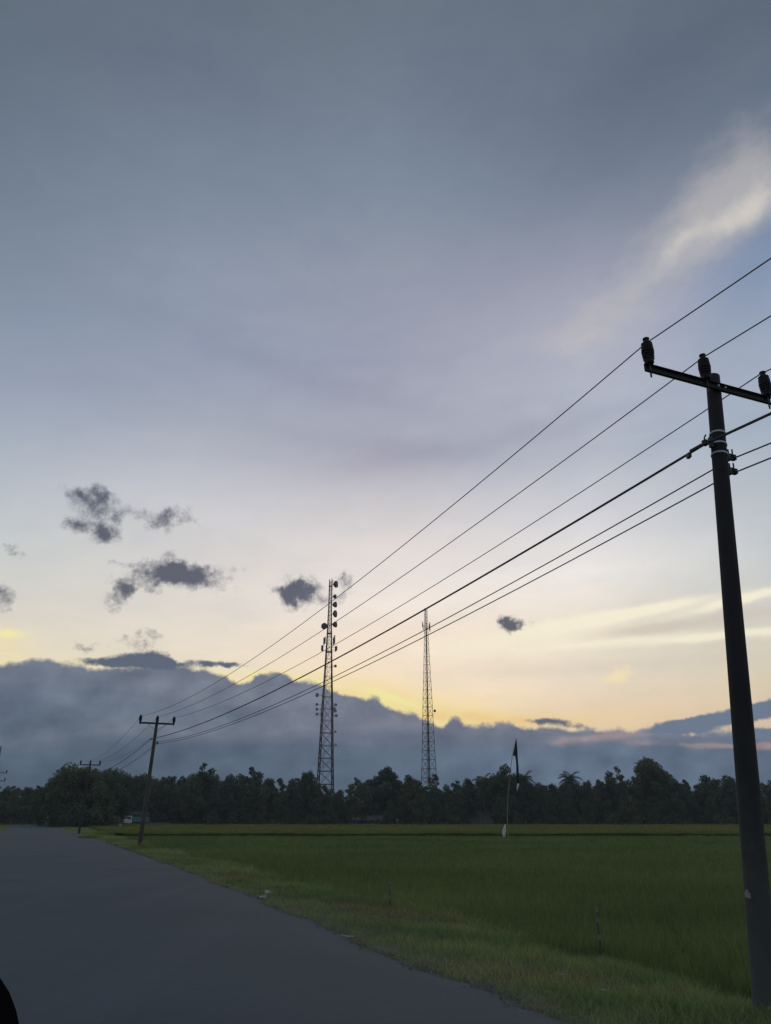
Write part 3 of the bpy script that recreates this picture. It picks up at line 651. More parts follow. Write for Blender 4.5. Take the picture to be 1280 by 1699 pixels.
wire(span((3.99, 10.0, 8.65), (-17.20, 55.6, 8.53), L3 - A3 * 1.15 + Vector((0, 0, 8.55)), .55, 1.06), .0105, 'uppermost thin wire, on the left insulators of the crossarms')
wire(span((5.02, 10.38, 8.65), (-16.17, 56.0, 8.49), L3 + Vector((0, 0, 8.5)), .45, .88), .0105, 'thin wire on the middle insulators, second from the top')
wire(span((6.15, 10.9, 8.66), (-15.14, 56.4, 8.45), L3 + A3 * 1.15 + Vector((0, 0, 8.5)), 1.2, .85), .0105, 'thin wire on the right insulators of the crossarms, third from the top')
wire(span((4.77, 10.3, 7.08), (-16.38, 55.8, 6.99), L3 - A3 * .25 + Vector((0, 0, 6.95)), .7, .70), .021, 'thickest black cable, clamped to the left side of the poles')
wire(span((5.21, 10.5, 6.92), (-15.98, 56.1, 6.81), L3 + A3 * .2 + Vector((0, 0, 6.85)), .9, .82), .0115, 'upper of the two thin cables clamped low on the right side of the poles')
wire(span((5.18, 10.5, 6.68), (-15.98, 56.1, 6.68), L3 + A3 * .2 + Vector((0, 0, 6.65)), .7, .76), .0115, 'lowest of the wires, clamped below the others on the poles')

# ------------------------------------------------------------------ lattice towers
def tower(loc, levels, yaw, mname, rleg, label, name='lattice_tower', brace_r=.05, ladder=True, bars=None):
    """levels: (z, half diagonal); four legs on the corners"""
    o = empty(name, loc); tag(o, label, 'lattice tower')
    zs = [l[0] for l in levels]; ws = [l[1] for l in levels]
    wd = lambda z: float(np.interp(z, zs, ws))
    cor = lambda z, k: Vector((wd(z) * math.cos(yaw + k * math.pi / 2), wd(z) * math.sin(yaw + k * math.pi / 2), z))
    top = zs[-1]
    for k in range(4):
        pts = [cor(z, k) for z in zs]
        MB().tube(pts, [max(.06, rleg * (.45 + .55 * (1 - z / top))) for z in zs], 6).build('leg', mname, o)
    br = MB(); z = bars[0]; i = 0
    sts = bars
    for a_, b_ in zip(sts[:-1], sts[1:]):
        rr_ = brace_r * (.55 + .45 * (1 - a_ / top))
        for k in range(4):
            br.tube([cor(a_, k), cor(b_, k + 1)], rr_ * .8, 4); br.tube([cor(a_, k + 1), cor(b_, k)], rr_ * .8, 4)
            br.tube([cor(b_, k), cor(b_, k + 1)], rr_ * 1.25, 4)
    br.build('bracing', mname, o)
    if ladder:
        la = MB()
        for s_ in (-.2, .2):
            la.tube([Vector((s_ - .3 * wd(z_) , -.1, z_)) for z_ in zs], .035, 4)
        for z_ in np.arange(2, top, 1.0): la.tube([(-.2 - .3 * wd(z_), -.1, z_), (.2 - .3 * wd(z_), -.1, z_)], .02, 4)
        la.build('ladder', mname, o)
    return o, wd
def dish(parent, p, r, direction, depth, m_='drum', name='drum_antenna', towards=None):
    d = Vector(direction).normalized()
    prof = [(r * .25, -depth * .75), (r * .6, -depth * .45), (r * .97, -.08 * depth), (r, 0), (r, depth * .45), (r * .96, depth * .5), (.01, depth * .52)]
    o = MB().lathe(prof, p, d, 18).build(name, m_, parent, smooth_=False)
    if towards is not None:
        mb = MB().tube([Vector(p) - d * depth * .7, Vector(towards)], .06, 6); mb.tube([Vector(towards) + Vector((0, 0, -.7)), Vector(towards) + Vector((0, 0, .7))], .06, 6)
        mb.build('mount', 'tower_dark', o)
    return o
T1 = Vector((-19.95, 270, -.6))
lv1 = [(0, 4.1), (17, 3.2), (35, 2.45), (47, 1.82), (61, 1.12), (66, .92), (74, .72), (83, .66)]
bars1 = [0, 4.3, 8.4, 12.6, 16.7, 20.8, 24.9, 29, 33.1, 37.1, 41, 44.6, 48, 51.2, 54.2, 57, 59.6, 62] + [63.6 + i * 1.55 for i in range(13)]
t1, wd1 = tower(T1, lv1, R(42), 'tower_dark', .25, 'taller lattice mast on the left, hung with drum and dish antennas', brace_r=.105, bars=bars1)
for z_, hw in ((56.6, 1.35), (63.2, 1.0), (80.6, .72)):
    pl = MB().box((0, 0, z_), (hw * 1.8, hw * 1.8, .05))
    for a_ in range(8): pl.tube([(hw * math.cos(a_ * math.pi / 4), hw * math.sin(a_ * math.pi / 4), z_), (hw * math.cos((a_ + 1) * math.pi / 4), hw * math.sin((a_ + 1) * math.pi / 4), z_)], .06, 4)
    pl.build('platform', 'tower_dark', t1)
for x, z, r, dp in ((1.75, 81.3, 1.25, 1.15), (1.55, 76.7, .78, .9), (1.65, 73.7, 1.05, 1.15), (1.75, 70.3, 1.3, .95), (1.85, 66.4, 1.05, 1.15)):
    dish(t1, (x, -.1, z), r, (1, -.32, -.02), dp, towards=(wd1(z) * .8, 0, z))
dish(t1, (-1.75, -.9, 65.6), 1.15, (-.35, -1, -.02), .9, towards=(-wd1(65.4) * .8, 0, 65.4))
for x, z, r, m_ in ((2.4, 51.6, .5, 'drum'), ):
    dish(t1, (x, -.2, z), r, (.6, -1, 0), .45, m_, 'dish_antenna', towards=(wd1(z), 0, z))
for x, z, r, dr in ((-3.55, 41.6, .72, (-.8, -1, 0)), (-3.55, 38.4, .5, (-.8, -1, 0)), (-3.5, 36.8, .5, (-.8, -1, 0)), (-3.4, 35.2, .5, (-.8, -1, 0)), (2.85, 38.3, .5, (.5, -1, 0)), (2.35, 36.9, .6, (.5, -1, 0)), (2.75, 36.2, .5, (.5, -1, 0)), (3.1, 34.7, .52, (.7, -1, 0)), (3.0, 29.4, .35, (.7, -1, 0)), (3.2, 25.0, .3, (.7, -1, 0))):
    dish(t1, (x, -.5, z), r, dr, .55, 'dish_grey', 'dish_antenna', towards=((wd1(z) if x > 0 else -wd1(z)) * .95, 0, z))
for x, y, z, h in ((-1.9, -.2, 60.3, 2.6), (-1.45, -1.0, 60.6, 2.3), (1.95, -.1, 61.0, 3.0), (1.6, -.8, 60.2, 2.6), (-2.6, -.3, 57.9, 2.0), (-2.3, .6, 58.0, 2.0), (2.35, -.4, 57.6, 1.9), (2.75, .2, 57.9, 1.6)):
    b_ = MB(); b_.box((x, y, z), (.34, .20, h)); pa = b_.build('panel_antenna', 'panel', t1, bevel=.03)
    s_ = 1 if x > 0 else -1
    mb_ = MB().tube([(x - s_ * .22, y, z - h / 2 - .2), (x - s_ * .22, y, z + h / 2 + .2)], .05, 5)
    for dz_ in (-h * .3, h * .3): mb_.tube([(x - s_ * .1, y, z + dz_), (s_ * wd1(z) * .7, 0, z + dz_)], .04, 4)
    mb_.build('mount', 'tower_dark', pa)
for x in (-.45, .55): MB().tube([(x, 0, 82), (x, 0, 83.4)], .05, 4).build('lightning_rod', 'tower_dark', t1)
T2 = Vector((15.55, 290, -.6))
lv2 = [(0, 3.3), (15, 2.65), (32, 2.05), (45, 1.6), (52, 1.3), (65, .82), (70, .66), (77.4, .58)]
bars2 = [0] + [3.1 * i for i in range(1, 20)] + [59 + 2.3 * i for i in range(1, 9)]
t2, wd2 = tower(T2, lv2, R(4), 'tower_dark', .125, 'slimmer lattice mast on the right, with one ring of panel antennas near its tip', brace_r=.068, bars=bars2, ladder=True)
tr = MB().tube([(.0, -.15, 1), (.1, -.15, 70)], .14, 6); tr.build('cable_tray', 'tower_dark', t2)
for x, y, z in ((-1.35, 0, 71.2), (-1.15, -.5, 70.0), (1.45, 0, 71.0), (1.2, -.6, 70.1), (0, -1.1, 70.4), (1.5, .4, 69.6)):
    b_ = MB(); b_.box((x, y, z), (.26, .18, 2.2)); pa = b_.build('panel_antenna', 'tower_dark', t2, bevel=.03)
    mb_ = MB().tube([(x * .93, y * .93, z - .8), (x * .93, y * .93, z + .8)], .05, 5)
    for dz_ in (-.5, .5): mb_.tube([(x, y, z + dz_), (0, 0, z + dz_)], .045, 4)
    mb_.build('mount', 'tower_dark', pa)
dish(t2, (2.5, -.4, 38.8), .5, (1, -1, 0), .5, 'drum', 'dish_antenna', towards=(wd2(38.8), 0, 38.8))

# ------------------------------------------------------------------ trees
def leafcloud(cent, rad, n, size, flat=1.0, droop=0.0, tint=(1, 1, 1)):
    """leaf faces scattered through lobes; returns verts, quads, tints"""
    cent = np.array(cent, float); rad = np.array(rad, float)
    wts = rad ** 2 / (rad ** 2).sum(); id_ = rng.choice(len(cent), n, p=wts)
    d = rng.normal(size=(n, 3)); d /= np.linalg.norm(d, axis=1)[:, None]; d[:, 2] *= flat
    rr_ = rad[id_] * rng.uniform(.25, 1.08, n) ** .6 * (1 + .18 * np.sin(d[:, 0] * 7 + id_) * np.sin(d[:, 1] * 6))
    P = cent[id_] + d * rr_[:, None]
    nrm = rng.normal(size=(n, 3)) + d * .6; nrm /= np.linalg.norm(nrm, axis=1)[:, None]
    a = np.cross(nrm, rng.normal(size=(n, 3))); a /= np.linalg.norm(a, axis=1)[:, None]; b_ = np.cross(nrm, a)
    s_ = size * rng.uniform(.6, 1.4, n)[:, None]
    Vv = np.stack([P - a * s_, P - b_ * s_ * .45, P + a * s_, P + b_ * s_ * .45], 1)
    Vv[:, 2, 2] -= droop * size
    q = np.arange(n * 4).reshape(n, 4)
    lt = rng.uniform(.82, 1.2, len(cent))[id_] * rng.uniform(.8, 1.22, n)
    t = np.repeat((lt[:, None] * np.array(tint))[:, None, :], 4, 1).reshape(-1, 3)
    return Vv.reshape(-1, 3), q, t
def cat(parts):
    o = 0; vs = []; qs = []; ts_ = []
    for v_, q, t in parts: vs.append(v_); qs.append(q + o); ts_.append(t); o += len(v_)
    return np.concatenate(vs), np.concatenate(qs), np.concatenate(ts_)
def mesh_of(mb, m_):
    me = bpy.data.meshes.new('trunk'); me.from_pydata(mb.v, [], mb.f); me.update(); me.materials.append(M(m_))
    me.polygons.foreach_set('use_smooth', [True] * len(me.polygons)); return me
TM = {}
def treekind(key, h, cr, c0, nl, leaves, size, m_='leaf', bark='bark', r0=.16, lobes=None, flat=.85, lobr=(1.1, 1.9), taper=.55):
    """h height, cr crown radius, c0 height where the crown starts"""
    cs, rs = [], []
    if lobes: cs = [l[:3] for l in lobes]; rs = [l[3] for l in lobes]
    else:
        for i in range(nl):
            k = (i + .5) / nl; z = c0 + (h - c0) * (.06 + .86 * k)
            env = cr * math.sin(math.pi * min(1, (.18 + .82 * k)) ** taper) ** .6 if False else cr * (1 - abs(2 * k - .85) ** 2.2 * .62)
            a_ = i * 2.399 + random.uniform(-.4, .4); rd = env * random.uniform(.25, .8)
            r_ = random.uniform(*lobr) * (1.0 if k < .85 else .75)
            cs.append((rd * math.cos(a_), rd * math.sin(a_), min(z, h - r_ * .8))); rs.append(r_)
    crown = npmesh('crown', *(lambda r_: (r_[0], r_[1], m_, r_[2]))(leafcloud(cs, rs, leaves, size, flat)), link=False)
    tb = MB(); bend = Vector((random.uniform(-.4, .4), random.uniform(-.3, .3), 0))
    pts = [Vector((0, 0, -.8)), Vector((0, 0, 0)), Vector((0, 0, h * .25)) + bend * .4, Vector((0, 0, h * .5)) + bend, Vector((0, 0, h * .78)) + bend * .6, Vector((0, 0, h * .93))]
    tb.tube(pts, [r0 * 1.3, r0 * 1.15, r0 * .85, r0 * .6, r0 * .3, r0 * .1], 7)
    for c_, r_ in list(zip(cs, rs))[:14]:
        st_ = Vector((0, 0, max(h * .2, c_[2] - 1.2 - abs(c_[0])))) + bend * .7; c_ = Vector(c_)
        mid = st_.lerp(c_, .55) + Vector((0, 0, -.25)); tb.tube([st_, mid, c_], [r0 * .38, r0 * .24, r0 * .08], 5)
    TM[key] = (crown, mesh_of(tb, bark), h)
for i in range(5): treekind('broad%d' % i, 13, 3.6, 2.2, 15, 3000, .34, lobr=(1.2, 2.1))
for i in range(3): treekind('slender%d' % i, 14, 2.4, 4.0, 10, 1700, .32, m_='leaf', lobr=(.8, 1.45), bark='bark_pale', r0=.13)
for i in range(3): treekind('sparse%d' % i, 14, 3.3, 4.5, 12, 1150, .30, m_='leaf_pale', lobr=(.7, 1.3), r0=.15)
treekind('dome', 18, 7.0, 2.0, 0, 9000, .36, lobes=[(random.uniform(-1, 1) * 6.2 * (1 - ((z - 3) / 17) ** 1.6) , random.uniform(-3.5, 3.5), z, random.uniform(1.5, 2.5)) for z in np.linspace(3, 15.0, 34)] + [(0, 0, 16.0, 1.5), (1.2, 0, 15.6, 1.4), (-1.3, 0, 15.2, 1.4), (3.6, 0, 12.6, 1.5), (4.9, 0, 11.3, 1.3), (-2.6, 0, 13.8, 1.3)], r0=.4)
treekind('clump', 10.5, 5.5, .8, 0, 7000, .26, lobes=[(random.uniform(-1, 1) * 4.6 * (1 - (z / 12) ** 2.2), random.uniform(-3, 3), z, random.uniform(1.1, 1.9)) for z in np.linspace(1.4, 9.0, 26)], r0=.25)
treekind('clumpb', 9.5, 5, .8, 0, 5500, .26, lobes=[(random.uniform(-1, 1) * 4.4 * (1 - (z / 12) ** 3), random.uniform(-3, 3), z, random.uniform(1.0, 1.7)) for z in np.linspace(1.4, 8.2, 22)], r0=.22)
treekind('round', 16, 6.0, 4.0, 0, 5200, .36, m_='leaf_pale', lobes=[(-3.8, 0, 8.8, 1.7), (-4.8, .5, 11.0, 1.3), (-2.6, .6, 11.8, 1.4), (-.6, 0, 13.2, 1.8), (1.3, .4, 12.6, 1.7), (.3, -.6, 14.4, 1.3), (2.9, 0, 10.6, 1.6), (.4, -1, 9.6, 2.0), (-1.8, -1, 8.0, 1.6), (2.2, -.8, 7.6, 1.7), (3.9, .2, 8.0, 1.3), (.2, .5, 6.0, 1.9)], r0=.3)
treekind('bush', 4.2, 2.4, 0, 0, 1300, .26, lobes=[(-1.1, 0, 1.2, 1.2), (1.0, .3, 1.1, 1.25), (0, -.2, 2.2, 1.3), (.4, .2, 3.1, .9), (-1.6, .3, .8, .8), (1.9, 0, .8, .8)], r0=.07)
treekind('bushb', 3.4, 2.4, 0, 0, 1100, .26, m_='leaf_pale', lobes=[(-1.3, 0, 1.0, 1.0), (1.1, .3, 1.3, 1.2), (0, -.2, 1.6, 1.2), (-.6, .2, 2.5, .8)], r0=.06)
def palmkind(key, h, nf, L):
    vs, qs, ts_ = [], [], []; o = 0
    for i in range(nf):
        a_ = i * 2.399; up = math.sin(R(70 - 105 * (i / nf))); ou = math.cos(R(70 - 105 * (i / nf)))
        Lf = L * random.uniform(.85, 1.1); p = Vector((0, 0, h)); d = Vector((math.cos(a_) * ou, math.sin(a_) * ou, up))
        side = Vector((-math.sin(a_), math.cos(a_), 0)); seg = 12; tn = random.uniform(.7, 1.3)
        for k in range(seg):
            q = p + d * (Lf / seg); d = (d + Vector((0, 0, -.13 - .03 * k / seg))).normalized()
            wl = .95 * math.sin(math.pi * min(1, (k + 1.2) / (seg + 1.5))) ** .7
            for s_ in (-1, 1):
                for j in range(2):
                    b0 = p.lerp(q, j * .5); b1 = p.lerp(q, j * .5 + .30); tip = b0.lerp(b1, .5) + side * s_ * wl + d * .35 + Vector((0, 0, -.42 * wl))
                    vs += [b0, b1, tip + d * .05, tip - d * .05]; qs.append((o, o + 1, o + 2, o + 3)); o += 4; ts_ += [(tn, tn, tn)] * 4
            p = q
    crown = npmesh('crown', np.array(vs), np.array(qs), 'palm_leaf', np.array(ts_), link=False)
    tb = MB().tube([(0, 0, -.8), (.1, 0, h * .3), (.25, 0, h * .6), (.1, 0, h * .85), (0, 0, h + .2)], [.26, .2, .17, .15, .2], 8)
    TM[key] = (crown, mesh_of(tb, 'bark_pale'), h + L * .55)
palmkind('palm0', 11.5, 20, 3.6); palmkind('palm1', 10.5, 17, 3.3)
NAMES = dict(broad='broadleaf_tree', slender='slender_tree', sparse='sparse_tree', dome='domed_tree', clump='dense_tree', clumpb='dense_tree', round='round_crowned_tree', bush='bush', bushb='bush', palm='coconut_palm')
CATS = dict(bush='bush', bushb='bush', palm='palm tree')
def plant(key, X, Y, ztop, label, group=None, base=-.55, wide=1.0, rz=None):
    crown, trunk, h = TM[key]; kd = key.rstrip('0123456789')
    s_ = (ztop - base) / h
    o = empty(NAMES[kd], (X, Y, base)); o.rotation_euler = (0, 0, random.uniform(0, 6.28) if rz is None else rz)
    o.scale = (s_ * wide, s_ * wide, s_)
    tag(o, label, CATS.get(kd, 'tree'), group)
    inst('crown', crown, o); inst('stem' if kd.startswith('bush') else 'trunk', trunk, o)
    return o
PAL = 'coconut palm fronds rising over the treeline'
# distinctive trees: (key, X, Y, top, label)
SPECIAL = [
('clump', -66.1, 178.0, 12.76, 'dense dark tree clump by the left road bend, under the distant crossarm'),
('sparse0', -52.0, 232.0, 17.21, 'thin emergent tree with a small round top, above the trees right of the brown pole'),
('slender1', -38.1, 232.0, 16.22, 'pointed dark tree standing above its neighbours left of the taller mast'),
('broad2', -21.5, 226.0, 14.25, 'dark bushy tree just in front of the foot of the taller mast'),
('sparse1', -8.4, 236.0, 13.13, 'sparse twiggy tree with open crown, just right of the taller mast'),
('round', 0.3, 228.0, 15.65, 'large round crowned tree with pale open foliage between the two masts'),
('broad0', 6.7, 226.0, 13.13, 'dark rounded tree close left of the slimmer mast'),
('sparse2', 14.4, 240.0, 14.34, 'small loose tree in front of the foot of the slimmer mast'),
('broad3', 33.4, 228.0, 15.97, 'tall bushy tree directly behind the flag pole'),
('palm1', 38.1, 225.0, 13.72, 'short palm just right of the hanging banner'),
('palm0', 52.0, 230.0, 13.98, 'coconut palm with spreading fronds right of the banner'),
('palm1', 28.1, 236.0, 13.63, 'palm with flat fronds between the slimmer mast and the flag pole'),
('sparse0', 66.7, 234.0, 16.35, 'feathery open tree leaning against the left of the big domed tree'),
('dome', 74.5, 230.0, 18.72, 'biggest domed tree, the highest crown right of the flag pole'),
]
for (key, X, Y, zt, lb) in SPECIAL: plant(key, X, Y, zt, lb, wide=1.0 if key not in ('dome',) else .95, rz=0.0 if key in ('dome', 'round', 'clump') else None)
SEC = [(-300, 40, 'at the road end by the left edge'), (40, 90, 'at the road end beside the clump'), (90, 150, 'under the distant crossarm'),
 (150, 196, 'right of the distant crossarm'), (196, 240, 'behind the lorry'), (240, 300, 'just right of the brown leaning pole'), (300, 385, 'around the thin emergent tree'),
 (385, 455, 'left of the taller mast'), (455, 520, 'just left of the taller mast foot'), (520, 615, 'just right of the taller mast foot'), (615, 670, 'by the round crowned tree'),
 (670, 712, 'just left of the slimmer mast foot'), (712, 760, 'just right of the slimmer mast foot'), (760, 815, 'around the pale house roof'), (815, 850, 'behind the bamboo flag pole'), (850, 925, 'just right of the hanging banner'),
 (925, 1000, 'around the coconut palm'), (1000, 1045, 'left of the big domed tree'), (1045, 1110, 'behind the big domed tree'), (1110, 1170, 'just right of the big domed tree'), (1170, 1225, 'left of the thick near pole'),
 (1225, 1900, 'beside the thick near pole, right edge')]
FORM = dict(broad='bushy dark tree', slender='slim pale trunked tree', sparse='thin leaved tree', clump='dense leafy tree', clumpb='dense low crowned tree', bush='dark rounded bush', bushb='pale green low bush')
